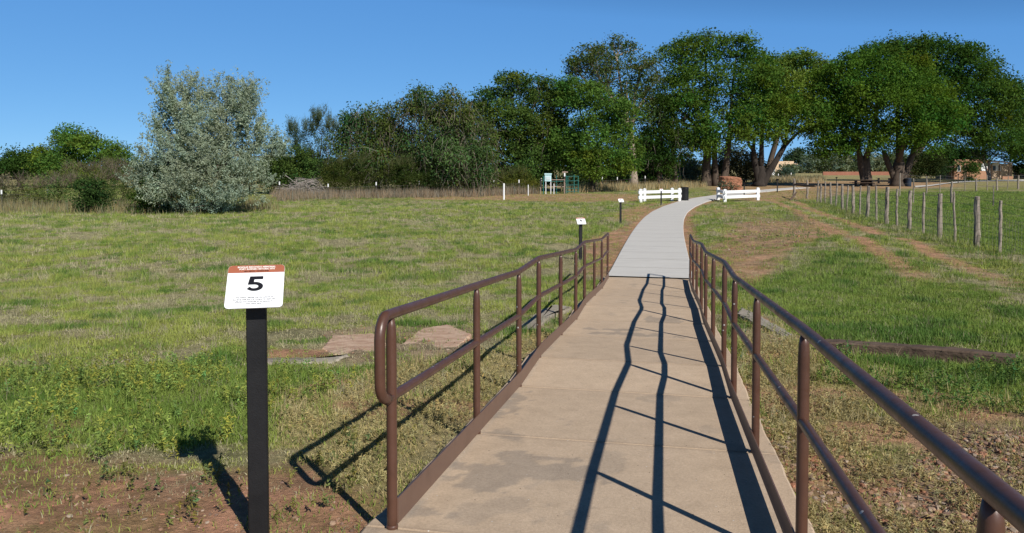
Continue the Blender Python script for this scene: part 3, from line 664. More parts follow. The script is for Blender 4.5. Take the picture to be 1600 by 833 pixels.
boulder(1141, 297.5, 35, 23, 'large squarish red sandstone boulder behind the right white rail fence', 12, M['rock'])
boulder(1273, 716, 30, 17, 'fist-sized reddish rock lying just outside the nearest post of the right handrail', 14, M['rock'])
C.objects[-1].name = 'rock'; C.objects[-1]['category'] = 'rock'

# ---------------------------------------------------------------- vegetation builders
def leaf_arrays(rng, P, size, col, up=.45, flat=None, asp=.55):
    """one folded rhombic leaf spray per point"""
    N = len(P); nrm = rng.normal(0, 1, (N, 3)); nrm[:, 2] += up * 2
    if flat is not None: nrm += flat
    nrm /= np.linalg.norm(nrm, axis=1)[:, None]
    a = np.cross(nrm, rng.normal(0, 1, (N, 3))); a /= np.linalg.norm(a, axis=1)[:, None] + 1e-9
    b = np.cross(nrm, a); s = (size * (.6 + .8 * rng.random(N)))[:, None]
    V = np.stack([P - a * s, P - b * s * asp + nrm * s * .18, P + a * s, P + b * s * asp + nrm * s * .18], 1)
    return V.reshape(-1, 3), np.arange(N * 4).reshape(N, 4), np.repeat(col, 4, 0)
def sphere_dirs(rng, n):
    d = rng.normal(0, 1, (n, 3)); return d / np.linalg.norm(d, axis=1)[:, None]
def crown_cloud(rng, lobes, dens, cr, nleaf, fill=.25, under=.5, holes=.0, hang=0, plume=0):
    cl = []; lb = []
    for li, (c, r) in enumerate(lobes):
        c = np.array(c); r = np.array(r)
        area = 4 * np.pi * (((r[0] * r[1]) ** 1.6 + (r[0] * r[2]) ** 1.6 + (r[1] * r[2]) ** 1.6) / 3) ** (1 / 1.6)
        n_ = max(6, int(area * dens)); d = sphere_dirs(rng, n_)
        d = d[(d[:, 2] > -.35) | (rng.random(n_) < under)]
        lump = 1 + .22 * (fbm(d[:, 0] * 2.2 + li * 7, d[:, 1] * 2.2 + d[:, 2] * 2.7, li + 5, 3) - .5) * 2
        p = c + d * r * ((.74 + .30 * rng.random(len(d)) ** .8) * lump)[:, None]
        keep = np.ones(len(p), bool)
        for lj, (c2, r2) in enumerate(lobes):
            if lj != li: keep &= (np.linalg.norm((p - np.array(c2)) / np.array(r2), axis=1) > .72) | (rng.random(len(p)) < .15)
        if holes: keep &= fbm(d[:, 0] * 3 + li, d[:, 2] * 3 + d[:, 1] * 2, 50 + li, 2) > holes
        cl.append(p[keep]); lb += [li] * int(keep.sum())
        nf = int(n_ * fill); cl.append(c + sphere_dirs(rng, nf) * r * (rng.random(nf) ** .5 * .7)[:, None]); lb += [li] * nf
    cl = np.concatenate(cl); N = len(cl)
    k = np.maximum(4, (nleaf * (.5 + rng.random(N))).astype(int)); idx = np.repeat(np.arange(N), k)
    crs = cr * (.55 + .9 * rng.random(N))
    off = rng.normal(0, 1, (len(idx), 3)) * [1, 1, .62 if not hang else 1.0]
    off /= (1 + .25 * np.linalg.norm(off, axis=1))[:, None]
    if plume:
        cen_ = np.array([lobes[i][0] for i in lb]); ax = cl - cen_; ax /= np.linalg.norm(ax, axis=1)[:, None] + 1e-9
        ax = ax * .7 + np.array([0, 0, plume]) + rng.normal(0, .3, ax.shape); ax /= np.linalg.norm(ax, axis=1)[:, None]
        t_ = rng.random(len(idx)) * 2.6 - .8; off = off * (.42 - .10 * t_)[:, None] + ax[idx] * t_[:, None]
    P = cl[idx] + off * crs[idx][:, None]
    if hang: P[:, 2] -= hang * rng.random(len(P)) ** 2 * crs[idx]
    return cl, idx, P, np.array(lb)
def tint(rng, n, base, var=.25, warm=.12):
    b = np.array(base); k = 1 + var * rng.normal(0, 1, n) * .6; k = np.clip(k, .55, 1.7)
    w_ = rng.normal(0, 1, n) * warm
    return np.clip(b * k[:, None] * np.stack([1 + w_ * 1.4, 1 + w_ * .3, 1 - w_ * .6], 1), .004, 1)
def curve3(a, b, sag, n=7):
    a = np.asarray(a); b = np.asarray(b); m = (a + b) / 2 + sag
    t = np.linspace(0, 1, n)[:, None]; return (1 - t) ** 2 * a + 2 * t * (1 - t) * m + t * t * b
NLEAF = []
def tree(name, label, px, py, Y, lobes_px, color, seed, trunks=None, cat='tree', group=None, dens=.42, cr=.7, nleaf=26, leaf=.2, fill=.25, bark='bark',
         trunk_r=.35, sub=6, plume=0, holes=.0, twigs=0, twig_col=(.26, .22, .18), up=.45, hang=0, under=.5, var=.28, limbs=True, twig_len=1.6, twig_up=0, asp=.55, subs=5):
    """lobes_px: (px, py, rx px, rz px, depth offset m) read off at the tree's own distance, grown to full depth"""
    rng = np.random.default_rng(seed); b = D(px, py, Y); b = onland(b[0], b[1]); k = Y / FPX
    dens = dens * 2.6; nleaf = int(nleaf * (1.35 if leaf < .1 else 1.9)); leaf = leaf * (1.0 if leaf < .1 else .76)
    t = empty(name, b, label, cat, group)
    lobes = []
    for lx, ly, rx, rz, dy in lobes_px:
        c = D(lx, ly, Y); c[1] += dy; lobes.append((c, (rx * k, (rx + rz) / 2 * k * .95, rz * k)))
    if sub:
        big = []
        for c, r in lobes:
            r = np.array(r); big.append((c, tuple(r * .80)))
            for d_ in sphere_dirs(rng, sub):
                if d_[2] < -.55: d_[2] *= -1
                q_ = rng.uniform(.34, .56); big.append((c + d_ * r * (1.06 - q_ * rng.uniform(.5, .85)), tuple(r * q_ * np.array([1, 1, rng.uniform(.7, 1.0)]))))
        mainl, lobes, dens = len(lobes), big, dens * .62
    else: mainl = len(lobes)
    cl, idx, P, lb = crown_cloud(rng, lobes, dens, cr, nleaf, fill, under, holes, hang, plume)
    zf = b[2] + .05; ok = P[:, 2] > zf; P = P[ok]; idx = idx[ok]
    lobe_t = tint(rng, len(lobes), color, var * .6, .10 * min(1, var / .28) ** 2); ct = tint(rng, len(cl), (1, 1, 1), var, .12 * min(1, var / .28) ** 2)
    colr = lobe_t[lb[idx]] * ct[idx] * (1 + .15 * rng.normal(0, 1, len(P)))[:, None].clip(.6, 1.5)
    V, F, Cc = leaf_arrays(rng, P, np.full(len(P), leaf), np.clip(colr, .003, 1), up, asp=asp)
    # trunk and limbs
    mb = MB(); trunks = trunks or [[(px, py), None, trunk_r]]
    forks = []
    for tk in trunks:
        (bx, by), fork, r0 = tk
        p0 = D(bx, by, Y); p0 = onland(p0[0], p0[1], -.1)
        if fork is None: c = np.mean([l_[0] for l_ in lobes], 0); f = np.array([p0[0] * .75 + c[0] * .25, p0[1] * .8 + c[1] * .2, p0[2] + .45 * (c[2] - p0[2])])
        else: f = D(*fork, Y)
        pts = curve3(p0, f, np.array([rng.normal(0, .1), rng.normal(0, .1), 0]) * 2 * r0, 8)
        r0 = r0 * .82; mb.tube(pts, r0 * np.array([1.5, 1.14, 1.0, .95, .9, .84, .76, .62]), 10, wob=.3, rng=rng); forks.append((f, r0 * .8))
    tips = {}
    if limbs:
        for li, (c, r) in enumerate(lobes):
            if sub and li % (sub + 1): continue
            f, r0 = min(forks, key=lambda q: np.linalg.norm(q[0][:2] - c[:2]))
            lr = r0 * np.clip(.75 - .012 * np.linalg.norm(c - f), .35, .7)
            tgt = c + np.array([0, 0, -.25]) * r
            mb.tube(curve3(f - [0, 0, r0 * .5], tgt, np.array([rng.normal(0, .25), rng.normal(0, .25), -.06 * np.linalg.norm(tgt - f)]) * np.array([1, 1, 1]), 8), np.linspace(lr, lr * .45, 8), 7, wob=.2, rng=rng)
            own = cl[(lb >= li) & (lb <= li + sub)]
            for q in own[rng.permutation(len(own))[:subs]]:
                mb.tube(curve3(tgt, q, rng.normal(0, .2, 3), 5), np.linspace(lr * .4, lr * .08, 5), 5)
    mb.build('trunk', M[bark], t, True)
    parts = [F]
    if twigs:
        nt = twigs; j = rng.integers(0, len(cl), nt); a = cl[j] + rng.normal(0, cr * .6, (nt, 3))
        L = twig_len * (.4 + .8 * rng.random(nt)); dr = rng.normal(0, .5, (nt, 3)); dr[:, 2] += (twig_up if twig_up else -1.0)
        if twig_up:
            top = cl[:, 2] > np.quantile(cl[:, 2], .8); jj = np.flatnonzero(top)[rng.integers(0, top.sum(), nt)]; a = cl[jj]
        dr /= np.linalg.norm(dr, axis=1)[:, None]; m_ = a + dr * (L * .5)[:, None] + rng.normal(0, .12, (nt, 3)); e = a + dr * L[:, None]
        if not twig_up: e[:, 2] -= .15 * L
        ww = .5 * leaf * .14 + .007; sd_ = np.cross(dr, rng.normal(0, 1, (nt, 3))); sd_ /= np.linalg.norm(sd_, axis=1)[:, None]; sd_ *= ww
        VV = np.stack([a - sd_, a + sd_, m_ + sd_ * .7, m_ - sd_ * .7, e + sd_ * .25, e - sd_ * .25], 1).reshape(-1, 3)
        b6 = np.arange(nt)[:, None] * 6
        FF = np.concatenate([b6 + [0, 1, 2, 3], b6 + [3, 2, 4, 5]])
        parts.append(FF + len(V)); V = np.concatenate([V, VV]); Cc = np.concatenate([Cc, np.repeat(tint(rng, nt, twig_col, .25, .05), 6, 0)])
    fastmesh('crown', V, np.concatenate(parts), M['leaf'], t, col=Cc)
    NLEAF.append(len(P))
    return t
def bush(name, label, px, py, Y, lobes, color, seed, **kw):
    d = dict(cat='bush', sub=0, dens=1.2, cr=.35, nleaf=26, leaf=.1, trunk_r=.06, fill=.4, under=.8, subs=4); d.update(kw)
    return tree(name, label, px, py, Y, lobes, color, seed, **d)
ELM = (.085, .145, .025); ELM2 = (.094, .138, .038); BRIGHT = (.085, .165, .024); OLIVE = (.29, .345, .26); DARKG = (.03, .062, .014); TAM = (.07, .10, .035); BROWN = (.15, .125, .085)

# ---- silver olive in the left middle distance
tree('olive_tree', 'tall silvery grey-green tree standing alone at the left edge of the field', 330, 334, 39.5,
     [(285, 165, 42, 50, 0), (350, 160, 40, 46, .5), (385, 175, 28, 45, -.3), (262, 200, 34, 40, .4), (320, 215, 55, 45, 0), (325, 250, 50, 36, -.6), (395, 230, 36, 42, 0), (270, 250, 40, 42, -.5), (340, 275, 62, 42, -1.0), (395, 285, 38, 42, -.8), (285, 300, 42, 30, -1.2), (225, 280, 26, 22, 0), (350, 312, 55, 22, -1.5), (425, 240, 18, 18, .3)],
     OLIVE, 11, trunks=[[(320, 334), (312, 250), .16], [(345, 334), (355, 240), .15]], dens=1.85, cr=.33, nleaf=46, leaf=.058, fill=.6, holes=.16, sub=5, up=.2, twigs=300, twig_len=.6, twig_up=1.6, twig_col=(.30, .33, .24), asp=.4, var=.15, subs=9, plume=.75)
bush('shrub', 'dark green shrub tucked under the left side of the silvery tree', 250, 334, 39, [(245, 300, 20, 34, 0), (262, 275, 18, 26, .3), (225, 315, 22, 20, -.2)], (.045, .085, .018), 12, dens=2.5, cr=.22, leaf=.06)
bush('shrub', 'small dark green shrub at the edge of the field among grey thickets', 140, 333, 40, [(140, 305, 22, 30, 0), (150, 318, 24, 18, -.2)], (.045, .08, .02), 13, dens=2.5, cr=.22, leaf=.06)
# ---- thickets to the left
for i, (x, y, Y, lb_, lab) in enumerate([
    (95, 322, 46, [(95, 300, 40, 22, 0), (60, 306, 34, 16, .5)], 'brown-grey leafless thicket left of the small dark shrub'),
    (185, 326, 45, [(192, 292, 38, 34, 0), (165, 304, 34, 24, .6)], 'brown-grey thicket between the small dark shrub and the silvery tree'),
    (120, 300, 52, [(122, 280, 38, 20, 0), (160, 278, 30, 22, .5)], 'grey twiggy thicket below the bright green trees on the left'),
    (25, 318, 47, [(22, 302, 40, 20, 0), (-10, 305, 36, 18, 0)], 'low olive thicket at the left edge of the photo')]):
    bush('thicket', lab, x, y, Y, lb_, (.14, .185, .055) if i != 3 else (.10, .115, .05), 20 + i, group='brown thickets along the field edge', dens=1.8, cr=.32, nleaf=22, leaf=.06, twigs=500, twig_len=.7, twig_up=1.2, twig_col=(.17, .14, .105), asp=.3, plume=1.0)
bush('bush', 'green bushy growth right of the silvery tree', 455, 300, 66, [(450, 262, 34, 34, 0), (480, 268, 26, 30, .5), (430, 275, 26, 26, 0)], (.075, .125, .03), 31, dens=1.0, cr=.45, leaf=.12)
tree('tree', 'dark green low tree at the far left edge behind the thickets', 30, 292, 88, [(20, 262, 36, 26, 0), (52, 258, 26, 24, 1), (-20, 265, 34, 24, 0)], (.05, .10, .02), 32, dens=.6, leaf=.17, cr=.6, trunk_r=.2)
tree('tree', 'bright green rounded tree behind the thickets on the left', 120, 294, 86, [(106, 237, 40, 36, 0), (148, 243, 44, 36, -1), (184, 257, 34, 30, 0), (90, 262, 30, 30, -1), (130, 268, 44, 26, -2)], (.10, .17, .03), 33, dens=.6, leaf=.17, cr=.6, trunk_r=.2)
# ---- dark tree line in the middle
tree('tamarisk', 'blue-green feathery tree with upright plumes, left of the drooping elms', 495, 300, 68, [(503, 205, 22, 26, 0), (520, 225, 22, 34, .3), (485, 235, 26, 34, 0), (462, 222, 10, 22, 0), (505, 262, 34, 36, -.6), (470, 265, 26, 30, -.3)], (.075, .105, .05), 41, dens=.6, cr=.55, nleaf=46, leaf=.09, plume=1.2, twigs=900, twig_up=2.6, twig_len=1.2, twig_col=(.10, .13, .07), asp=.22, holes=.25, trunk_r=.15)
for i, (x, lb_, lab) in enumerate([(560, [(560, 272, 40, 26, 0), (525, 280, 26, 22, 0)], 'dark olive feathery shrub under the left drooping elm'), (640, [(640, 275, 36, 24, 0), (672, 282, 28, 18, 0)], 'dark olive feathery shrub under the middle drooping elm'), (812, [(808, 286, 30, 17, 0), (832, 290, 12, 11, 0), (782, 288, 22, 14, 0)], 'yellowish green scrub behind the short white posts')]):
    bush('shrub', lab, x, 301, 63.5 if i < 2 else 69, lb_, (.06, .085, .02) if i < 2 else (.11, .125, .025), 45 + i, dens=1.4, cr=.35, nleaf=26, leaf=.09, twigs=500, twig_up=2, twig_len=.8, twig_col=(.09, .10, .04), asp=.25)
tree('elm_tree', 'left of the two drooping elms with grey dead twigs, in the middle tree line', 590, 301, 66, [(580, 190, 40, 32, 0), (555, 215, 34, 36, 0), (605, 225, 42, 44, 1), (565, 255, 42, 36, -1), (610, 260, 40, 34, 0)], ELM2, 51, dens=.75, cr=.5, nleaf=28, leaf=.14, twigs=1700, twig_len=1.7, hang=1.0, trunk_r=.3, holes=.2)
tree('elm_tree', 'right of the two drooping elms, dead grey twigs sticking up from its top', 690, 302, 65, [(655, 172, 36, 30, 0), (700, 185, 44, 36, 0), (735, 215, 40, 42, 1), (660, 215, 44, 44, 0), (700, 245, 50, 44, -1.5), (745, 260, 34, 34, -1), (650, 262, 40, 32, 0), (715, 276, 40, 20, 0), (750, 284, 30, 14, 0)], (0.088, 0.132, 0.038), 52, dens=.75, cr=.5, nleaf=28, leaf=.14, twigs=2200, twig_len=1.8, hang=1.0, trunk_r=.32, holes=.2)
tree('elm_tree', 'broad dark elm behind the short white posts, left of the green pipe pen', 810, 300, 74, [(800, 140, 32, 26, 0), (770, 168, 34, 32, 0), (835, 155, 40, 34, 1), (790, 205, 50, 44, -1), (850, 205, 44, 46, 0), (765, 235, 36, 40, -1), (830, 255, 50, 36, -1.5), (880, 160, 30, 30, 2), (780, 276, 34, 20, 0), (840, 280, 34, 14, 1), (742, 192, 28, 36, 1), (868, 158, 30, 34, 1), (872, 205, 30, 36, 1)], (0.080, 0.132, 0.029), 53, dens=.65, cr=.55, nleaf=28, leaf=.15, twigs=350, trunk_r=.35, holes=.18)
tree('elm_tree', 'bright green elm with foliage hanging low behind the teal pipe pen', 925, 296, 72, [(905, 155, 40, 36, 1), (950, 175, 40, 38, 0), (965, 225, 34, 38, -1), (915, 225, 44, 42, -1.5), (940, 258, 46, 26, -2), (880, 240, 34, 36, 0), (975, 262, 24, 18, -1)], (0.100, 0.177, 0.031), 54, dens=.7, cr=.55, nleaf=28, leaf=.15, trunk_r=.35, holes=.12)
tree('elm_tree', 'tall thin-crowned elm with bare limbs showing against the sky', 985, 292, 88, [(925, 95, 32, 26, 0), (965, 82, 30, 22, 1), (1000, 105, 30, 24, 0), (905, 110, 20, 18, 0), (950, 125, 36, 26, 1), (1010, 140, 26, 30, 1), (985, 165, 40, 34, 0)], (.085, .125, .035), 55, trunks=[[(990, 292), (985, 200), .5]], dens=.44, cr=.65, nleaf=26, leaf=.17, fill=.14, holes=.30, bark='bark_pale', subs=14, twigs=500, twig_len=1.4, twig_col=(.2, .17, .13))
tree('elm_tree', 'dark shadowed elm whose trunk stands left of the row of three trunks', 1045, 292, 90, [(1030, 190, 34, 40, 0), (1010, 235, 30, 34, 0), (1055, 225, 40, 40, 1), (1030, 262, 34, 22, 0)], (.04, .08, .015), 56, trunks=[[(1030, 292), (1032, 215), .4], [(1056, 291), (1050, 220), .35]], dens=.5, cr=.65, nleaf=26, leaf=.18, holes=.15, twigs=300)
tree('elm_tree', 'great elm with the pale-footed trunk left of the red boulder', 1103, 292, 92, [(1062, 95, 38, 34, 0), (1105, 80, 42, 28, 1), (1150, 85, 36, 28, 0), (1190, 105, 28, 26, 1), (1080, 140, 48, 42, -1), (1140, 140, 52, 44, -1), (1060, 185, 36, 40, -2), (1120, 200, 46, 34, -3), (1175, 175, 40, 36, -1), (1090, 228, 34, 24, -2), (1045, 150, 28, 32, 0)], (0.085, 0.151, 0.024), 57, trunks=[[(1102, 293), (1106, 205), .62], [(1118, 288), (1116, 210), .45], [(1130, 288), (1140, 205), .5]], dens=.42, cr=.75, nleaf=28, leaf=.19, holes=.24, fill=.15)
tree('cottonwood', 'lighter yellow-green tree rising behind the leaning elm', 1255, 288, 118, [(1215, 115, 34, 26, 0), (1255, 112, 36, 28, 1), (1230, 150, 44, 40, 0), (1275, 150, 40, 36, 1), (1290, 115, 22, 20, 0), (1210, 175, 34, 34, 0)], (.15, .215, .04), 58, dens=.32, cr=.85, nleaf=28, leaf=.23, holes=.15, trunks=[[(1193, 288), (1222, 190), .5]])
tree('elm_tree', 'elm leaning to the right with a shade-darkened forked trunk, right of the red boulder', 1187, 293, 91, [(1190, 150, 36, 32, 0), (1225, 170, 40, 34, 0), (1180, 190, 40, 24, -1), (1215, 205, 36, 22, -1), (1255, 190, 36, 30, -1), (1160, 215, 26, 18, -2)], (0.100, 0.171, 0.026), 59, trunks=[[(1186, 293), (1189, 259), .80], [(1187, 270), (1177, 232), .46], [(1189, 272), (1228, 224), .50]], dens=.42, cr=.7, nleaf=28, leaf=.19, holes=.22, fill=.12, bark='bark_shaded')
tree('elm_tree', 'huge round elm standing on two trunks, in front of the low adobe wall', 1378, 291, 91, [(1340, 120, 48, 36, 0), (1395, 125, 52, 38, -1), (1300, 150, 40, 40, 0), (1440, 150, 42, 40, 0), (1350, 165, 60, 44, -3), (1425, 185, 50, 40, -3), (1285, 195, 34, 38, 0), (1330, 215, 44, 36, -2), (1395, 215, 46, 28, -3), (1460, 190, 30, 34, 0), (1290, 232, 34, 24, -1), (1435, 222, 30, 22, -2)], (0.083, 0.153, 0.021), 60,
     trunks=[[(1355, 292), (1352, 245), .8], [(1403, 290.5), (1405, 250), .95], [(1352, 255), (1340, 225), .5], [(1402, 262), (1380, 235), .45], [(1407, 262), (1430, 230), .5]], dens=.48, cr=.75, nleaf=30, leaf=.19, holes=.16, fill=.2)
tree('elm_tree', 'tall dark elm behind and right of the huge round elm', 1500, 284, 112, [(1365, 92, 30, 22, 0), (1405, 82, 34, 20, 0), (1450, 88, 44, 26, 0), (1500, 105, 44, 30, 0), (1540, 125, 36, 32, 0), (1475, 130, 46, 36, 2), (1520, 165, 50, 42, 0), (1565, 165, 30, 38, 0), (1490, 200, 36, 34, 2), (1545, 215, 44, 32, -1), (1585, 140, 20, 20, 0)], (0.065, 0.120, 0.021), 61, dens=.34, cr=.9, nleaf=28, leaf=.23, holes=.2, trunks=[[(1409, 285), (1462, 185), .7]])
tree('elm_tree', 'lighter green tree at the right edge of the photo, over the porch', 1620, 284, 118, [(1590, 195, 26, 34, 0), (1610, 165, 30, 30, 0), (1595, 230, 30, 22, -1), (1640, 200, 40, 50, 0)], (.085, .15, .028), 62, dens=.34, cr=.85, nleaf=28, leaf=.22, trunk_r=.4)
tree('small_tree', 'small tree with a pale thin trunk standing in front of the adobe building', 1546, 279, 124, [(1540, 232, 22, 20, 0), (1556, 240, 18, 14, 0), (1528, 245, 14, 12, 0)], (.075, .095, .04), 63, trunks=[[(1546, 279), (1545, 254), .28], [(1546, 262), (1536, 244), .18]], dens=.5, cr=.6, nleaf=20, leaf=.16, holes=.25, bark='bark_pale')
for i, (x, y, Y, lb_, c_, lab) in enumerate([
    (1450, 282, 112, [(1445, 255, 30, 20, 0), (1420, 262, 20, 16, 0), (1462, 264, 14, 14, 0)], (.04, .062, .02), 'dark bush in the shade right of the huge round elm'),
    (1518, 281, 118, [(1518, 266, 9, 16, 0)], (.05, .10, .02), 'narrow green shrub against the adobe building'),
    (1135, 297, 75, [(1136, 291, 9, 7, 0), (1146, 292, 6, 6, 0)], (.10, .135, .085), 'grey-green sagebrush in front of the red boulder'),
    (1068, 290, 98, [(1068, 262, 18, 22, 0), (1082, 270, 14, 16, 1)], (.17, .20, .15), 'pale silvery shrub deep between the shaded trunks'),
    (1155, 287, 100, [(1150, 258, 28, 28, 0), (1175, 262, 20, 24, 0), (1128, 268, 18, 18, 1)], (.11, .115, .06), 'olive-brown thicket behind the red boulder'),
    (1205, 277, 150, [(1228, 270, 12, 8, 0), (1216, 272, 8, 6, 0)], (.10, .13, .09), 'grey-green bush just right of the white column'),
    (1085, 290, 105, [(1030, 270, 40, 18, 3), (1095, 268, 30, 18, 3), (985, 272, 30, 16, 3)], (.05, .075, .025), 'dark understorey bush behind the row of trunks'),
    (945, 292, 92, [(905, 279, 30, 12, 0), (950, 278, 32, 14, 1), (1000, 277, 28, 14, 0)], (.05, .075, .025), 'dark bush standing in for the shade behind the teal pipe pen and bright green elm')]):  # last bush is added, its dark leaves stand in for shade behind the pen
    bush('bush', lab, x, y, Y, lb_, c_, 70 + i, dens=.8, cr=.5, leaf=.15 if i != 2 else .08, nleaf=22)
rg = np.random.default_rng(99)
for i, x in enumerate(range(1232, 1440, 17)):
    lab = ['silvery green bush beyond the park lawn, %s' % k for k in ('right of the white column', 'in front of the pale stucco house', 'just right of the pale stucco house', 'left of the low adobe wall', 'over the very left tip of the adobe wall', 'above the low adobe wall near its left end', 'above the middle left of the low adobe wall', 'just left of the elm trunk', 'partly behind the left trunk of the round elm', 'between the two trunks of the round elm', 'behind the right trunk of the round elm', 'right of the round elm trunks', 'behind the dark shaded bush')][i]
    h_ = rg.uniform(17, 27) if x > 1262 else rg.uniform(6, 10); bush('bush', lab, x, 269, 235, [(x, 268 - h_ * .6, 11, h_ * .7, 0), (x + 7, 268 - h_ * .4, 9, h_ * .55, 2)], (.22, .255, .17) if i % 3 else (.13, .16, .08), 200 + i, group='silvery bushes beyond the low adobe wall', dens=.22, cr=1.0, leaf=.34, nleaf=18)
tree('tree', 'dark distant tree rising right of the pale stucco house', 1241, 268, 276, [(1244, 243, 11, 12, 0), (1252, 250, 10, 10, 0), (1232, 252, 7, 8, 0)], (.055, .085, .04), 230, dens=.25, cr=1.1, leaf=.36, nleaf=20)
# far wood behind everything
for i, (x, w_, h_, c_) in enumerate([(-120, 120, 34, 0), (60, 100, 26, 1), (300, 110, 24, 0), (480, 120, 30, 1), (680, 120, 44, 0), (860, 120, 50, 1), (1010, 80, 48, 0), (1500, 90, 44, 1), (1640, 110, 60, 0)]):
    lab = ['far-left', 'left', 'silvery tree', 'tamarisk', 'drooping elms', 'teal pen', 'shaded trunks', 'adobe building', 'right edge'][i]
    lab = {'far-left': 'distant green tree clump outside the left edge', 'left': 'distant green tree clump seen past the left thickets', 'silvery tree': 'distant green tree clump behind the silvery tree', 'tamarisk': 'distant green tree clump behind the feathery tamarisk', 'drooping elms': 'distant dark tree clump behind the drooping elms', 'teal pen': 'distant dark tree clump behind the teal pipe pen', 'shaded trunks': 'distant dark tree clump behind the shaded trunks', 'adobe building': 'distant dark tree clump behind the adobe building', 'right edge': 'distant dark tree clump at the right edge behind the porch'}[lab]
    tree('tree', lab, x, 280, 135, [(x - w_ * .3, 275 - h_ * .45, w_ * .32, h_ * .55, 0), (x + w_ * .3, 275 - h_ * .45, w_ * .32, h_ * .5, 2), (x, 275 - h_ * .6, w_ * .3, h_ * .6, 1)], (.05, .095, .022), 240 + i, dens=.28, cr=.9, leaf=.28, nleaf=24, trunk_r=.3, limbs=False)

# ---- brush pile
def brush_pile():
    rng = np.random.default_rng(301); q = G(478, 305.5); q = onland(q[0], q[1]); mb = MB(); k = q[1] / FPX
    for i in range(260):
        a = np.array([rng.uniform(-36, 36) * k, rng.normal(0, .7), 0]); hm = (26 * k) * max(.1, 1 - (abs(a[0]) / (38 * k)) ** 2); a[2] = rng.uniform(0, hm)
        L = rng.uniform(.6, 2.0); an = rng.uniform(0, 2 * math.pi); dr = np.array([math.cos(an), .5 * math.sin(an), rng.normal(0, .28)]) * L / 2
        r_ = rng.uniform(.012, .035); e1, e2 = q + a - dr, q + a + dr; e1[2] = max(e1[2], q[2]); e2[2] = max(e2[2], q[2])
        mb.tube(curve3(e1, e2, rng.normal(0, .15, 3), 5), np.linspace(r_, r_ * .4, 5), 5)
    v = np.concatenate(mb.v) - q; o = fastmesh('brush_pile', v, [np.array(f) for f in mb.f.values()], noisy('grey_branch', [(.20, .17, .15), (.36, .32, .29)], 3, .95)); o.location = tuple(q)
    tag(o, 'heap of grey dead branches at the tree line, right of the silvery tree', 'brush pile')
brush_pile()

# ---------------------------------------------------------------- fences
def line_fence(name, label, posts, kind, wires=(.35, .65, .95), group=None, net=False, wood=None, seed=1):
    """posts: (px x, px base y, px height, px width, tip)"""
    rng = np.random.default_rng(seed); loc = []
    q0 = G(posts[0][0], posts[0][1]); t = empty(name, onland(q0[0], q0[1]), label, 'fence', group)
    for p in posts:
        q = G(p[0], p[1]); q = onland(q[0], q[1]); k = q[1] / FPX; h_ = p[2] * k; loc.append((q, h_))
        if kind == 'wood':
            r_ = max(.03, p[3] * k / 2); le = rng.normal(0, .022, 2); mb = MB(); zz = np.linspace(-.1, h_, 8)
            pts = [q + [le[0] * z + rng.normal(0, .008), le[1] * z + rng.normal(0, .008), z] for z in zz]
            mb.tube(pts, r_ * np.array([1.1, 1.05, 1, 1.02, .96, .98, .93, .84]), 9, wob=.3, rng=rng); mb.build('post', M[wood or 'wood'], t, False)
        else:
            mb = MB(); r_ = max(.018, p[3] * k / 2); th = h_ * (.78 if p[4] else 1)
            mb.box(q + [0, 0, th / 2 - .05], (r_ * 2, r_ * 2, th + .1)); po = mb.build('post', M['tpost'] if kind == 'steel' else M['white'], t)
            if p[4]: mb = MB(); mb.box(q + [0, 0, th + h_ * .11], (r_ * 2.8, r_ * 2.8, h_ * .22)); mb.build('white_tip', M['white'], po)
    mb = MB()
    for (a, ha), (c, hc) in zip(loc[:-1], loc[1:]):
        n_ = max(2, int(np.linalg.norm(c - a) / 1.5) + 2); wr = .0028 + a[1] * .00006
        for wz in wires:
            pts = [a + (c - a) * t_ + [0, 0, wz * (ha + (hc - ha) * t_) - .05 * t_ * (1 - t_)] for t_ in np.linspace(0, 1, n_)]
            mb.tube(pts, wr, 4, cap=False)
        if net:
            d_ = c - a; nst = int(np.linalg.norm(d_) / .22)
            for t_ in np.linspace(0, 1, nst, endpoint=False)[1:]:
                p = a + d_ * t_; mb.tube([p + [0, 0, .05], p + [0, 0, min(wires[-1] * ha, .95)]], wr * .55, 3, cap=False)
    if len(loc) > 1: mb.build('wire', M['wire'], t)
    return t
NEAR = [(1640, 424, 98, 6), (1598, 412, 88, 8.5), (1563, 398, 83, 5), (1527, 390, 79, 9), (1492.7, 383.5, 80, 3.6), (1467.7, 374.5, 72, 7.2), (1442.5, 366, 65, 4), (1420.5, 360.5, 62, 6), (1401, 354, 58, 3.6), (1385, 352, 59, 6), (1369, 345, 54, 3), (1355, 340, 51, 5), (1343, 334.5, 46, 2.6), (1333, 333, 44, 4.6), (1323, 329.5, 41.5, 2.4), (1316, 326.5, 40, 4.2), (1306, 323.5, 38, 2.4), (1298, 321, 35.5, 3), (1289, 319, 35, 2), (1282, 318, 30, 3), (1277, 316.5, 34, 2.4)]
NEAR = [p for p in NEAR if p[0] != 1598]
line_fence('wooden_fence', 'row of weathered wooden posts strung with wire, running along the right of the dirt track', NEAR, 'wood', (.12, .24, .36, .5, .64, .8, .95), net=True, seed=5)
line_fence('wooden_fence', 'thin wooden post and wire fence across the far side of the green pasture', [(1374, 318, 37, 1.8), (1361, 303.5, 24, 1.8), (1405.6, 306, 36, 2), (1448, 303, 27, 2.4), (1468.5, 301, 27, 1.2), (1507.5, 299, 23, 1.2), (1525, 299.3, 20, 2.6), (1542.5, 298, 24, 1.4), (1558, 297.5, 19, 2.8), (1574, 296, 21, 1.2), (1590.6, 296, 22, 2.8), (1625, 295, 24, 2)][2:], 'wood', (.3, .55, .8, .97), seed=6)
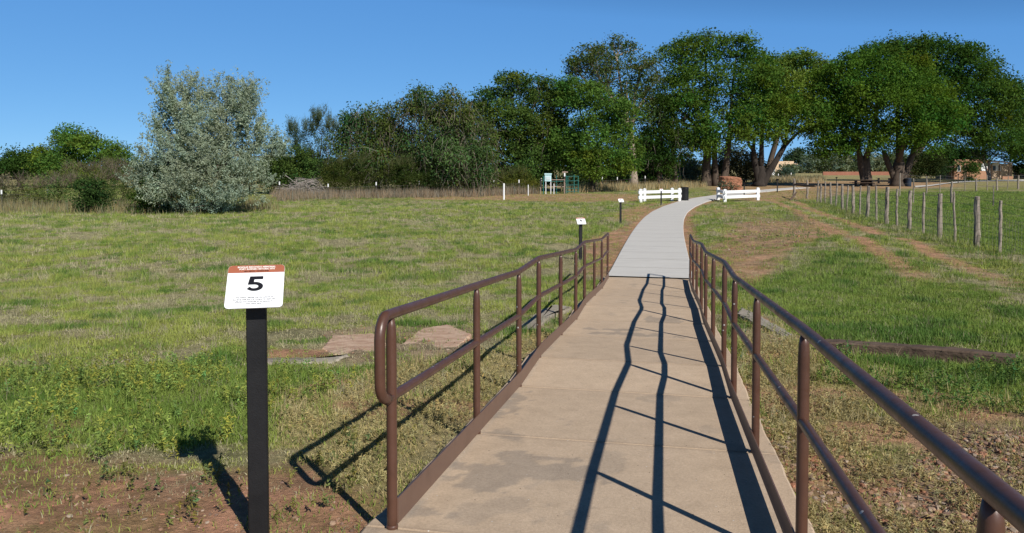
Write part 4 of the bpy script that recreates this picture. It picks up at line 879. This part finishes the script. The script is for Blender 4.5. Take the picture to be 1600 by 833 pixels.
line_fence('wooden_fence', 'three thin dark fence posts standing in the green pasture', [(1427, 318, 39, 2), (1486, 318, 34, 3.4), (1552, 322, 33, 1.8), (1650, 326, 36, 2.4)], 'wood', (.35, .65, .92), seed=7, wood='wood')
for (x, y0, hh, lab) in [(1525, 279, 7, 0), (1558, 279, 7, 0)]: pass
# corner brace
q1, q2, q3 = [onland(*G(*p)[:2]) for p in ((1241, 307.5), (1261.5, 310), (1274, 315.5))]
t = empty('corner_brace', q1, 'dark wooden H-shaped corner brace at the far end of the wooden post fence', 'fence brace')
for q, r_, h_ in ((q1, .10, 1.45), (q2, .08, 1.4)):
    mb = MB(); rgx = np.random.default_rng(3); mb.tube([q + [rgx.normal(0, .02), 0, z] for z in np.linspace(-.1, h_, 7)], np.linspace(r_, r_ * .85, 7), 9, wob=.25, rng=rgx); mb.build('post', M['wood'], t)
mb = MB(); mb.tube([q1 + [0, 0, 1.0], (q1 + q3) / 2 + [0, 0, .99], q3 + [0, 0, 1.06]], [.075, .08, .07], 8); mb.build('cross_rail', M['wood_dark'], t)
mb = MB(); mb.tube([q1 + [0, 0, .95], q2 + [0, 0, .15]], .012, 5); mb.build('brace_wire', M['wire'], t)
st = onland(*G(1234, 314)[:2]); mb = MB(); mb.tube(np.array([[0, 0, .0], [.35, .25, .28], [.62, .4, .58]]), [.08, .07, .05], 7); o = mb.build('fallen_post', M['wood_dark']); o.location = tuple(st)
tag(o, 'short dark broken post leaning at the foot of the wooden corner brace', 'broken post')
# back fences with white-tipped steel posts
line_fence('wire_fence', 'wire fence with white-tipped steel posts along the middle tree line', [(380, 312.5, 25.0, 1.1, 1), (437, 308.0, 23.0, 1.1, 1), (513, 310.0, 22.0, 1.1, 1), (588, 307.5, 23.0, 1.1, 1), (655, 305.5, 23.0, 1.1, 1), (717.5, 304.5, 23.0, 1.1, 1), (772, 303.5, 21.5, 1.1, 1), (811, 302.5, 22.0, 1.1, 1), (846, 299.5, 21.0, 1.1, 1)], 'steel', (.3, .5, .72), seed=11)
line_fence('wire_fence', 'wire fence with white-tipped steel posts in front of the dark elm shade', [(919.5, 299, 23, .8, 1), (941, 297, 21, .8, 1), (964.5, 294, 18, .8, 1), (985.5, 293, 18.5, .8, 1), (1008, 292, 17, .8, 1), (1035, 290, 16, .8, 1), (1060, 289.5, 16, .8, 1), (1090, 288.5, 15, .8, 1)], 'steel', (.3, .5, .72), seed=12)
line_fence('wire_fence', 'distant white-tipped steel post fence behind the red boulder and the leaning elm', [(1134, 286, 14, .7, 1), (1151, 286, 14, .7, 1), (1162.5, 286, 14, .7, 1), (1172.5, 285.5, 14, .7, 1), (1183, 285, 14, .7, 1), (1199, 285, 14, .7, 1), (1216, 284, 13, .7, 1), (1236, 283, 13, .7, 1)], 'steel', (.3, .55, .75), seed=13)
line_fence('wire_fence', 'wire fence with white-tipped steel posts at the far left edge', [(-60, 330, 34, 1.2, 1), (3, 327, 30, 1.2, 1), (75, 322, 28, 1.2, 1)], 'steel', (.3, .55, .75), seed=14)
def marker(px, py, hpx, wpx, label):
    q = G(px, py); q = onland(q[0], q[1]); k = q[1] / FPX; t = None; mb = MB(); r_ = wpx * k / 2
    mb.tube([(0, 0, -.1), (0, 0, hpx * k * .5), (0, 0, hpx * k - .01), (0, 0, hpx * k)], [r_, r_, r_, r_ * .8], 12); o = mb.build('marker_post', M['white'], smooth=False); o.location = tuple(q); tag(o, label, 'post')
marker(787.3, 312, 25.5, 2.7, 'thick white marker post standing at the edge of the field')
marker(825.3, 306, 17, 1.3, 'thin white post midway between the thick white post and the teal pipe pen')

# ---------------------------------------------------------------- board, pipe frames, bird box
YB = 66.0
def at(px, py, Y=YB): return D(px, py, Y)
def pipes(name, segs, r, m, parent, Y=YB):
    mb = MB()
    for a, c in segs: mb.tube([at(*a, Y), at(*c, Y)], r, 6)
    return mb.build(name, m, parent)
q = at(856, 304); q = onland(q[0], q[1]); t = empty('notice_board', q, 'pale blue panel raised on white legs, beside the teal pipe pen', 'notice board')
mb = MB(); c = (at(851, 271.5) + at(861.5, 283.5)) / 2; mb.box(c, (.57, .07, .66), bev=.01); pnl = mb.build('panel', M['board'], t)
mb = MB(); mb.box(c + [0, -.03, .30], (.63, .16, .12), bev=.01); mb.build('panel_hood', M['board'], pnl)
mb = MB(); mb.box(c + [0, -.055, -.05], (.36, .03, .3)); mb.build('panel_inset', mat('pale_grey', (.5, .58, .6), .5), pnl)
for (x, yb) in ((852.8, 303), (860.6, 304.5), (865.5, 304)):
    mb = MB(); p = at(x, 284 if x < 864 else 287); e = at(x, yb); e[2] = float(gz(np.array([e[0]]), np.array([e[1]]))[0]) - .05; mb.tube([e, p], .035, 8); mb.build('leg', M['white'], t)
t = empty('pipe_rail', onland(*at(844, 305)[:2]), 'tan two-bar pipe rail behind the pale blue board', 'pipe rail')
for x in (844.5, 882): pipes('post', [((x, 304.5), (x, 280.5))], .04, M['pipe_tan'], t, 66.6)
for y in (281, 291.8): pipes('rail', [((844.5, y), (882, y))], .035, M['pipe_tan'], t, 66.6)
t = empty('pipe_pen', onland(*at(894, 303)[:2]), 'teal green pipe pen with rungs, right of the pale blue board', 'pipe pen')
for (x, y0, y1, Y) in ((849, 275, 305, 65.6), (869.5, 274, 303, 67), (884.5, 274, 303, 66), (897, 273, 302, 67), (887.2, 275, 302, 68), (903.5, 275, 301.5, 68)):
    pipes('post', [((x, y0), (x, y1 + 1))], .045, M['teal'], t, Y)
for y in (275.5, 282.5, 289, 294.5, 299): pipes('rail', [((884.5, y + .5), (897, y)), ((897, y), (903.5, y))], .03, M['teal'], t, 67)
pipes('rail', [((849, 284), (884.5, 283))], .03, M['teal'], t, 66.3)
t = empty('bird_box', onland(*at(882, 302)[:2]), 'brown post carrying a pale flat T-shaped board, between pale blue board and teal pen', 'post')
mb = MB(); e = onland(*at(882.2, 302, 67.2)[:2]); mb.tube([e - [0, 0, .1], at(882.2, 267, 67.2)], .06, 8); mb.build('post', M['wood_dark'], t)
mb = MB(); mb.box(at(882.7, 269, 67.2), (.5, .2, .1), bev=.01); mb.build('crossboard', M['pipe_tan'], t)
mb = MB(); mb.box(at(882.2, 273.2, 67.1), (.12, .12, .3), bev=.01); mb.build('box', M['white'], t)
o = None

# ---------------------------------------------------------------- park furniture
def picnic_table(px, py, Y, L, label, an=0):
    q = D(px, py, Y); q = onland(q[0], q[1]); t = empty('picnic_table', q, label, 'picnic table', 'dark picnic tables under the elms', an); Rm = rotz(an)
    mb = MB(); mb.box(q + [0, 0, .74], (L, .78, .05), Rm, bev=.008); mb.build('table_top', M['wood_dark'], t)
    for s in (-1, 1):
        mb = MB(); mb.box(q + Rm @ [0, s * .68, .44], (L, .27, .05), Rm, bev=.008); mb.build('bench', M['wood_dark'], t)
        mb = MB(); x = s * L * .36
        mb.box(q + Rm @ [x, 0, .36], (.1, .5, .72), Rm); mb.box(q + Rm @ [x, 0, .385], (.09, 1.5, .07), Rm)
        mb.box(q + Rm @ [x, 0, .03], (.1, 1.2, .08), Rm); mb.build('leg', M['black'], t)
picnic_table(1171, 293, 93, 1.9, 'dark picnic table at the left foot of the leaning elm', .1)
picnic_table(1349, 293, 90, 2.6, 'dark picnic table at the left trunk of the huge round elm', .1)
picnic_table(1381, 287, 104, 1.9, 'dark picnic table between the two trunks of the huge round elm', -.1)
def bollard(px, py, hpx, label):
    q = G(px, py); q = onland(q[0], q[1]); k = q[1] / FPX; h_ = hpx * k; t = empty('sign_stand', q, label, 'sign stand', 'plain black sign stands in the park')
    mb = MB(); mb.box(q + [0, 0, h_ / 2 - .05], (.09, .07, h_ + .02), bev=.006); mb.build('post', M['black'], t)
    mb = MB(); Mx = np.array(Matrix.Rotation(R(-42), 3, 'X')); mb.box(q + [0, .02, h_ - .02], (.26, .22, .03), Mx, bev=.004); mb.build('plate', M['black'], t)
bollard(1214.5, 300.5, 19.5, 'black sign stand beside the bending path, seen from behind')
bollard(1162.7, 304.5, 17, 'black sign stand rising behind the right white rail fence')
bollard(1307, 286, 9, 'small black sign stand in the sunny lawn between the leaning elm and the round elm')
bollard(1497, 286, 13, 'black sign stand on the pale path in front of the adobe building')
# far path by the building
pp = [(1430, 292), (1452, 290.5), (1478, 287), (1500, 284.5), (1530, 283), (1560, 282.3), (1600, 282)]
V = []; 
for x, y in pp:
    for dy in (1.6, -1.6) if x > 1460 else (2.4, -2.0):
        q = G(x, y + dy * .6); V.append((q[0], q[1], float(gz(np.array([q[0]]), np.array([q[1]]))[0]) + .05))
mb = MB(); mb.add(V, [[2 * i, 2 * i + 2, 2 * i + 3, 2 * i + 1] for i in range(len(pp) - 1)]); o = mb.build('park_path', mpth); o['kind'] = 'structure'
# adobe building with porch
YA = 134.0; ka = YA / FPX
def abox(mb, x0, x1, y0, y1, dy, dep, Y=YA, bev=0):
    a = D(x0, y1, Y + dy); c = D(x1, y0, Y + dy); mb.box(((a[0] + c[0]) / 2, Y + dy + dep / 2, (a[2] + c[2]) / 2), (abs(c[0] - a[0]), dep, abs(c[2] - a[2])), bev=bev)
t = empty('adobe_building', onland(*D(1520, 282, YA)[:2]), 'flat-roofed brown adobe building with a dark porch, behind trees at the right', 'building')
mb = MB(); abox(mb, 1490.5, 1546, 249.5, 283, 0, 6, bev=.1); mb.build('wall', M['adobe'], t)
mb = MB(); abox(mb, 1546.2, 1582, 256, 283, 2.6, 6, bev=.08); mb.build('wall', noisy('tan_plaster', [(.46, .34, .24), (.52, .39, .28)], 1.5, .95), t)
mb = MB(); abox(mb, 1505, 1511, 258, 281.5, -.05, .2); dr = mb.build('door', M['wood_dark'], t)
for x0, x1, y0, y1 in ((1496, 1501, 259, 268), (1551, 1556, 259, 267), (1560, 1564, 258, 267)):
    dyy = -.06 if x0 < 1546 else 2.5
    mb = MB(); abox(mb, x0, x1, y0, y1, dyy, .2); wn_ = mb.build('window', M['white'], t)
    mb = MB(); abox(mb, x0 + .7, x1 - .7, y0 + .9, y1 - .9, dyy - .03, .2); mb.build('pane', M['glass'], wn_)
mb = MB(); abox(mb, 1533, 1543, 255.5, 267, -.05, .2); mb.build('shutter', M['white'], t)
mb = MB(); abox(mb, 1551, 1562, 254, 266.5, 2.5, .16); mb.build('shutter', M['white'], t)
a, b_ = D(1548, 253.2, YA - .8), D(1582, 255.4, YA - .8)
mb = MB(); mb.add([a + [0, 0, .0], b_, b_ + [0, 4.2, .35], a + [0, 4.2, .35], a + [0, 0, .16], b_ + [0, 0, .16], b_ + [0, 4.2, .51], a + [0, 4.2, .51]], [[0, 3, 2, 1], [4, 5, 6, 7], [0, 1, 5, 4], [1, 2, 6, 5], [2, 3, 7, 6], [3, 0, 4, 7]]); mb.build('porch_roof', M['roofing'], t)
for x in (1550, 1562.5, 1577, 1581):
    mb = MB(); abox(mb, x - .6, x + .6, 254.5 + (x - 1548) * .06, 282.5, -.5, .16); mb.build('porch_post', M['wood_dark'], t)
mb = MB(); abox(mb, 1566.5, 1583, 275.5, 283, -1.2, .35); mb.build('porch_wall', M['adobe'], t)
mb = MB(); abox(mb, 1476, 1490, 259.5, 261.5, -1.0, 3); mb.build('awning', M['wood_dark'], t)
for x in (1477, 1487): mb = MB(); abox(mb, x - .5, x + .5, 261.5, 282.5, -.9, .14); mb.build('awning_post', M['wood_dark'], t)
def wall_thing(x0, x1, y0, y1, Y, dep, label, m=None):
    mb = MB(); abox(mb, x0, x1, y0, y1 + 1.2, 0, dep, Y, bev=.04); q = D((x0 + x1) / 2, y1, Y); v = np.concatenate(mb.v) - q; o = fastmesh('adobe_wall', v, [np.array(f) for f in mb.f.values()], m or M['adobe']); o.location = tuple(q); tag(o, label, 'wall')
wall_thing(1470, 1489, 268.5, 280.5, 139, .5, 'low orange adobe wall left of the adobe building, under its awning')
wall_thing(1586, 1612, 266, 278, 142, .5, 'low adobe wall right of the porch at the right edge')
wall_thing(1286, 1396, 268.4, 273.4, 187, .4, 'long low red-brown adobe wall across the far park, behind the big elm trunks', noisy('red_adobe', [(.26, .11, .07), (.33, .15, .10)], 1, .95))
# pale house
YH = 262.0; t = empty('house', onland(*D(1228, 268, YH)[:2]), 'pale orange stucco house far away between the leaning elm and the round elm', 'house')
mb = MB(); abox(mb, 1211, 1240.5, 252, 272, 0, 7, YH, bev=.05); mb.build('wall', M['adobe_pale'], t)
mb = MB(); abox(mb, 1240.7, 1246.5, 255.6, 257.4, .5, 4, YH); mb.build('porch_roof', M['adobe_pale'], t)
mb = MB(); abox(mb, 1244.5, 1245.5, 257.5, 272, .6, .3, YH); mb.build('porch_post', M['adobe_pale'], t)
for x0, x1 in ((1217, 1220), (1231, 1235)): mb = MB(); abox(mb, x0, x1, 256.5, 262, -.06, .3, YH); mb.build('window', M['glass'], t)
t = empty('column', onland(*D(1208, 272, 190)[:2]), 'white column on a square white block, seen through the fork of the leaning elm', 'column')
mb = MB(); abox(mb, 1204.8, 1211.3, 264, 274.5, 0, 1.0, 190, bev=.03); mb.build('block', M['white'], t)
mb = MB(); abox(mb, 1207, 1209.2, 249.5, 264, .3, .35, 190, bev=.02); mb.build('shaft', M['white'], t)

# ---------------------------------------------------------------- grass, weeds, gravel
def blades(rng, P, h_, w_, col, lean=.45, seg2=True):
    N = len(P); an = rng.random(N) * 2 * np.pi; dirx = np.stack([np.cos(an), np.sin(an), np.zeros(N)], 1)
    la = rng.random(N) * 2 * np.pi; ln = (lean * np.abs(rng.normal(.5, .5, N)))[:, None] * np.stack([np.cos(la), np.sin(la), np.zeros(N)], 1)
    w2 = (w_ / 2)[:, None]; hh = h_[:, None]; up = np.array([0, 0, 1.])
    b0 = P - dirx * w2; b1 = P + dirx * w2; m_ = P + ln * hh * .35 + up * hh * .55; e = P + ln * hh * 1.0 + up * hh * (1 - .25 * np.linalg.norm(ln, axis=1)[:, None])
    if seg2:
        V = np.stack([b0, b1, m_ + dirx * w2 * .8, m_ - dirx * w2 * .8, e], 1).reshape(-1, 3); i5 = np.arange(N)[:, None] * 5
        return V, [i5 + [0, 1, 2, 3], i5 + [3, 2, 4]], np.repeat(col, 5, 0)
    V = np.stack([b0, b1, e], 1).reshape(-1, 3); return V, [np.arange(N)[:, None] * 3 + [0, 1, 2]], np.repeat(col, 3, 0)
def scatter(rng, n_, y0, y1, margin=1.22):
    Y = np.sqrt(rng.random(n_) * (y1 ** 2 - y0 ** 2) + y0 ** 2); X = (rng.random(n_) * 2 - 1) * Y * .667 * margin; return X, Y
def grass_colour(rng, X, Y, D_, S_, L_):
    n1 = fbm(X * .8, Y * .8, 101, 4); n2 = fbm(X * 2.4, Y * 2.4, 131, 4); n3 = fbm(X * .22, Y * .22, 141, 3)
    yg = np.array([.28, .312, .078]); gr = np.array([.15, .225, .045]); dk = np.array([.06, .135, .03]); st = np.array([.40, .33, .17]); gy = np.array([.24, .22, .14])
    c = np.broadcast_to(yg, (len(X), 3)).copy(); r_ = rng.random(len(X))
    c = lerp(c, gr, np.clip(L_ * .75 + .9 * sst(.5, .65, n2), 0, 1))
    nd = fbm(X * 1.7, Y * 1.7, 161, 3) * .8 + .2 * n3; c = lerp(c, dk, sst(.63, .67, nd) * .7 * (1 - S_) * (1 - D_))
    ng = n1 * .45 + n2 * .55; dead = rng.random(len(X)) > np.clip(sst(.415, .545, ng) * .95 + L_ + sst(.63, .67, nd), .06, 1); c[dead] = np.array([.35, .32, .20]); c[r_ < .07] = gy; ms = rng.random(len(X)) < S_ * .72; c[ms] = st
    c *= (.8 + .5 * rng.random(len(X)))[:, None]
    return c, n1, n2
def grass_layer(rng, n_, y0, y1, hmin, hmax, w_, seg2):
    X, Y = scatter(rng, n_, y0, y1); D_, S_, G_, L_ = masks(X, Y)
    c, n1, n2 = grass_colour(rng, X, Y, D_, S_, L_)
    rut = np.minimum(polydist(X, Y, RUT1), polydist(X, Y, RUT2))
    cover = .5 + .7 * sst(.43, .57, n1 * .45 + n2 * .55) + .75 * L_ + .6 * sst(.63, .67, fbm(X * 1.7, Y * 1.7, 161, 3) * .8 + .2 * fbm(X * .22, Y * .22, 141, 3))
    cl = fbm(X * 4.5, Y * 4.5, 151, 3)
    p = np.clip(cover, 0, 1) * (1 - .93 * D_) * (1 - .80 * G_) * (.35 + .9 * sst(.32, .6, cl))
    s_ = X * dv[0] + Y * dv[1]; u_ = X * nv[0] + Y * nv[1] - UC
    bad = ((np.abs(u_) < (UR - UL) / 2 + .125) & (s_ < 15.6)) | ((path_dist(X, Y) < .98) & (s_ > 14.5))
    k = (rng.random(n_) < p) & ~bad; X, Y, c = X[k], Y[k], c[k]; L_, D_, S_ = L_[k], D_[k], S_[k]; n1 = n1[k]
    ng = n1 * .45 + n2[k] * .55; hh = (hmin + (hmax - hmin) * rng.random(k.sum()) ** 2) * (.6 + .4 * np.clip(sst(.41, .56, ng) + L_, 0, 1)) * (.6 + .22 * L_ + .5 * sst(.63, .67, fbm(X * 1.7, Y * 1.7, 161, 3) * .8 + .2 * fbm(X * .22, Y * .22, 141, 3))) * (1 - .35 * S_)
    Z = gz(X, Y) - .005
    V, F, Cc = blades(rng, np.stack([X, Y, Z], 1), hh, np.full(len(X), w_) * (.7 + .6 * rng.random(len(X))), c, .9 if y0 < 12 else .6, seg2)
    return V, F, Cc
rng = np.random.default_rng(77); Vs, Fs, Cs = [], {}, []; nb = 0
def push(V, F, Cc):
    global nb
    Vs.append(V); Cs.append(Cc)
    for f in F: Fs.setdefault(f.shape[1], []).append(f + nb)
    nb += len(V)
for args in [(330000, 1.6, 7, .025, .085, .0042, True), (360000, 6.5, 14, .03, .09, .0075, True), (430000, 13, 26, .035, .10, .012, False), (450000, 25, 48, .04, .12, .021, False), (200000, 46, 75, .06, .16, .036, False)]:
    push(*grass_layer(rng, *args))
def tuft_layer(rng, n_, nb_, y0, y1, r_, h0, h1, w_):
    X, Y = scatter(rng, n_, y0, y1); D_, S_, G_, L_ = masks(X, Y); c, n1, n2 = grass_colour(rng, X, Y, D_, S_ * .6, L_)
    s_ = X * dv[0] + Y * dv[1]; u_ = X * nv[0] + Y * nv[1] - UC
    bad = ((np.abs(u_) < (UR - UL) / 2 + .16) & (s_ < 15.6)) | ((path_dist(X, Y) < 1.02) & (s_ > 14.5))
    k = (rng.random(n_) < (.25 + .75 * sst(.42, .56, n1 * .45 + n2 * .55)) * (1 - D_).clip(0, 1) ** 2.5 * (1 - .7 * G_)) & ~bad; X, Y, c = X[k], Y[k], c[k]; N = len(X)
    idx = np.repeat(np.arange(N), nb_); sz = .6 + .8 * rng.random(N)
    x = X[idx] + rng.normal(0, r_, len(idx)) * sz[idx]; y = Y[idx] + rng.normal(0, r_, len(idx)) * sz[idx]
    return blades(rng, np.stack([x, y, gz(x, y) - .005], 1), (h0 + (h1 - h0) * rng.random(len(idx))) * sz[idx], np.full(len(idx), w_), c[idx] * (.85 + .3 * rng.random((len(idx), 1))), .8, False)
push(*tuft_layer(rng, 14000, 14, 5, 16, .035, .05, .13, .006))
push(*tuft_layer(rng, 26000, 12, 15, 32, .05, .06, .15, .012))
push(*tuft_layer(rng, 26000, 9, 30, 52, .08, .07, .17, .022))
gr = fastmesh('grass', np.concatenate(Vs), [np.concatenate(f) for f in Fs.values()], M['grass'], col=np.concatenate(Cs)); gr['kind'] = 'stuff'
tag(gr, 'short patchy yellow-green grass over the field and the verges', 'grass')
print('grass verts', nb, 'leaves', sum(NLEAF))
# leafy weeds: upright feathery stalks
def weeds(px_poly, n_, hmin, hmax, seed, name, label, base=(.215, .265, .06), kmin=.3, leafk=1.0, warm=.14, asp=.34):
    rng = np.random.default_rng(seed); P = np.array([G(*p)[:2] for p in px_poly]); lo, hi = P.min(0) - .3, P.max(0) + .3
    XY = lo + rng.random((n_, 2)) * (hi - lo); m_ = poly_mask(XY[:, 0], XY[:, 1], px_poly, .2, seed)
    cl = fbm(XY[:, 0] * 2.2, XY[:, 1] * 2.2, seed + 3, 3)
    s_ = XY @ dv; u_ = XY @ nv - UC
    ok = (rng.random(n_) < m_ * sst(kmin, kmin + .25, cl)) & ~((np.abs(u_) < (UR - UL) / 2 + .13) & (s_ < 15.6)); XY = XY[ok]; cl = cl[ok]; N = len(XY)
    B = np.column_stack([XY, gz(XY[:, 0], XY[:, 1])]); h_ = (hmin + (hmax - hmin) * rng.random(N)) * (.6 + .7 * sst(kmin, .75, cl))
    ln = rng.normal(0, .22, (N, 2)); T = B + np.column_stack([ln * h_[:, None], h_])
    ct = tint(rng, N, base, .35, warm)
    k = np.maximum(6, (h_ * 150 * leafk).astype(int)); idx = np.repeat(np.arange(N), k); f = rng.random(len(idx)) ** .8
    sp = (.055 * h_ / .2)[idx] * (1.05 - f * .75)
    an = rng.random(len(idx)) * 2 * np.pi
    Pp = B[idx] + (T - B)[idx] * f[:, None] + np.stack([np.cos(an) * sp, np.sin(an) * sp, sp * .4], 1) * rng.random(len(idx))[:, None]
    V, F, Cc = leaf_arrays(rng, Pp, np.full(len(Pp), .0135), ct[idx] * (.8 + .4 * rng.random((len(idx), 1))),   .5, asp=asp)
    o = fastmesh(name, V, F, M['grass'], col=Cc); o['kind'] = 'stuff'; tag(o, label, 'weeds'); return o
weeds([(-250, 600), (150, 585), (330, 570), (440, 565), (600, 585), (520, 612), (420, 690), (280, 720), (60, 710), (-250, 720)], 3600, .07, .21, 401, 'weeds', 'feathery yellow-green weeds in a band across the left foreground')
weeds([(-200, 700), (150, 690), (330, 715), (420, 720), (470, 700), (640, 640), (620, 770), (560, 790), (300, 833), (-200, 840)], 900, .03, .10, 402, 'weeds', 'scattered low weeds on the red dirt at the lower left', (.16, .165, .05), .45)
weeds([(440, 610), (520, 585), (700, 560), (860, 520), (800, 610), (700, 690), (640, 780), (560, 770), (470, 730)], 10000, .02, .075, 403, 'weeds', 'dry straw-coloured weeds left of the near handrail', (.36, .31, .145), .26, warm=.05, asp=.2)
weeds([(1290, 560), (1420, 568), (1600, 582), (1780, 600), (1700, 660), (1520, 650), (1380, 640), (1280, 600)], 2600, .05, .17, 404, 'weeds', 'green weeds in front of the timber beam on the right', (.12, .19, .045), .3)
weeds([(1165, 500), (1250, 540), (1290, 580), (1450, 660), (1700, 720), (1600, 900), (1260, 860), (1200, 700)], 16000, .02, .08, 405, 'weeds', 'dry straw-coloured weeds among the gravel at the lower right', (.36, .305, .15), .30, warm=.05, asp=.2)
weeds([(1130, 470), (1170, 480), (1230, 530), (1230, 600), (1190, 600), (1150, 540)], 300, .05, .14, 406, 'weeds', 'grey-green weeds along the outside of the right handrail', (.15, .19, .085), .35)
weeds([(1120, 352), (1150, 338), (1230, 336), (1285, 356), (1250, 378), (1160, 366)], 2600, .08, .26, 407, 'weeds', 'grey-brown dry weeds on the red soil mound right of the path', (.21, .18, .135), .42, warm=.05, asp=.2)
weeds([(1190, 372), (1290, 372), (1300, 386), (1195, 390)], 700, .10, .28, 408, 'weeds', 'dark green weed clumps at the edge of the red soil mound', (.10, .16, .05), .52)
# pebbles
def pebbles(seed, n_, areas, label, smin, smax):
    rng = np.random.default_rng(seed); V0 = []
    import itertools
    ph = (1 + 5 ** .5) / 2; ico = np.array([(-1, ph, 0), (1, ph, 0), (-1, -ph, 0), (1, -ph, 0), (0, -1, ph), (0, 1, ph), (0, -1, -ph), (0, 1, -ph), (ph, 0, -1), (ph, 0, 1), (-ph, 0, -1), (-ph, 0, 1)]) / 1.9
    fi = np.array([(0, 11, 5), (0, 5, 1), (0, 1, 7), (0, 7, 10), (0, 10, 11), (1, 5, 9), (5, 11, 4), (11, 10, 2), (10, 7, 6), (7, 1, 8), (3, 9, 4), (3, 4, 2), (3, 2, 6), (3, 6, 8), (3, 8, 9), (4, 9, 5), (2, 4, 11), (6, 2, 10), (8, 6, 7), (9, 8, 1)])
    P = []
    for px, share in areas:
        Q = np.array([G(*p)[:2] for p in px]); lo, hi = Q.min(0), Q.max(0); k = int(n_ * share); XY = lo + rng.random((k, 2)) * (hi - lo)
        m_ = poly_mask(XY[:, 0], XY[:, 1], px, .2, seed); P.append(XY[rng.random(k) < m_])
    XY = np.concatenate(P); s_ = XY @ dv; u_ = XY @ nv - UC; XY = XY[~((np.abs(u_) < (UR - UL) / 2 + .12) & (s_ < 15.6))]; N = len(XY)
    sz = smin + (smax - smin) * rng.random(N) ** 4; sc = sz[:, None] * (np.array([1, 1, .62]) * (1 + .3 * rng.normal(0, 1, (N, 3)))).clip(.35, 1.7)
    V = ico[None] * (1 + .16 * rng.normal(0, 1, (N, 12, 1))); V = V * sc[:, None, :]
    an = rng.random(N) * 6.28; c_, s2 = np.cos(an)[:, None], np.sin(an)[:, None]; V = np.stack([V[..., 0] * c_ - V[..., 1] * s2, V[..., 0] * s2 + V[..., 1] * c_, V[..., 2]], -1)
    V += np.column_stack([XY, gz(XY[:, 0], XY[:, 1]) + sz * .2])[:, None, :]
    pal = np.array([(.36, .215, .14), (.30, .165, .105), (.38, .26, .18), (.42, .33, .25), (.24, .155, .115), (.38, .185, .115)]); cc = pal[rng.integers(0, 6, N)] * .78 * (.75 + .5 * rng.random((N, 1)))
    o = fastmesh('gravel', V.reshape(-1, 3), (np.arange(N)[:, None, None] * 12 + fi[None]).reshape(-1, 3), foliage('pebble_stone', 0, .9), col=np.repeat(cc, 12, 0)); o['kind'] = 'stuff'; tag(o, label, 'gravel')
pebbles(501, 34000, [([(1480, 690), (1560, 670), (1800, 710), (1800, 960), (1400, 960), (1440, 790)], .6), ([(1165, 600), (1235, 660), (1300, 700), (1420, 770), (1400, 900), (1250, 900), (1205, 740)], .09), ([(1150, 470), (1230, 530), (1230, 600), (1170, 560)], .06)], 'loose tan and red gravel right of the right handrail', .005, .021)
pebbles(502, 1700, [([(500, 522), (600, 512), (740, 512), (770, 525), (720, 550), (640, 565), (520, 560)], .4), ([(-100, 740), (300, 730), (560, 770), (620, 800), (560, 900), (-100, 900)], .6)], 'small stones in the red dirt left of the left handrail', .003, .015)
pebbles(503, 2200, [([(1150, 352), (1240, 350), (1300, 375), (1220, 395), (1140, 400), (1100, 425)], 1)], 'stones on the bare red soil mound right of the path', .010, .05)
# tall dry grass along the foot of the trees
def dry_band(px_poly, n_, h0, h1, w_, seed, label, base=(.34, .26, .16)):
    rng = np.random.default_rng(seed); P = np.array([G(*p)[:2] for p in px_poly]); lo, hi = P.min(0), P.max(0); XY = lo + rng.random((n_, 2)) * (hi - lo)
    m_ = poly_mask(XY[:, 0], XY[:, 1], px_poly, .12, seed); cl = fbm(XY[:, 0] * .9, XY[:, 1] * .9, seed, 3); ok = (rng.random(n_) < m_ * sst(.25, .5, cl)); XY = XY[ok]; N = len(XY)
    V, F, Cc = blades(rng, np.column_stack([XY, gz(XY[:, 0], XY[:, 1])]), (h0 + (h1 - h0) * rng.random(N)) * (.5 + cl[ok]), np.full(N, w_), tint(rng, N, base, .3, .1), .4, False)
    o = fastmesh('dry_grass', V, F, M['grass'], col=Cc); o['kind'] = 'stuff'; tag(o, label, 'dry grass')
dry_band([(430, 315), (560, 311), (700, 309), (800, 306), (845, 303), (840, 298), (640, 300), (430, 303)], 34000, .25, .85, .035, 601, 'tall purplish-tan dry grass at the foot of the middle tree line', (.235, .19, .135))
dry_band([(-120, 336), (120, 335), (250, 336), (430, 331), (430, 320), (250, 322), (100, 318), (-120, 320)], 15000, .15, .7, .028, 602, 'tall tan dry grass at the left edge of the field', (.22, .195, .105))
dry_band([(880, 303), (1010, 297), (1100, 293), (1100, 289), (1000, 291), (880, 297)], 16000, .4, .9, .05, 603, 'tall straw grass along the wire fence in front of the shade', (.36, .29, .16))
dry_band([(1190, 287), (1290, 285), (1290, 280), (1190, 280)], 9000, .5, 1.0, .07, 604, 'tall tan grass in the far park behind the leaning elm', (.33, .27, .16))
dry_band([(1270, 322), (1400, 368), (1560, 415), (1680, 450), (1700, 440), (1560, 400), (1400, 356), (1280, 314)], 16000, .12, .45, .016, 605, 'longer green and straw grass along the foot of the wooden posts', (.18, .22, .06))

for o in C.objects:
    if 'label' in o.keys() and len(o['label'].split()) > 16: print('LONG', len(o['label'].split()), o['label'])
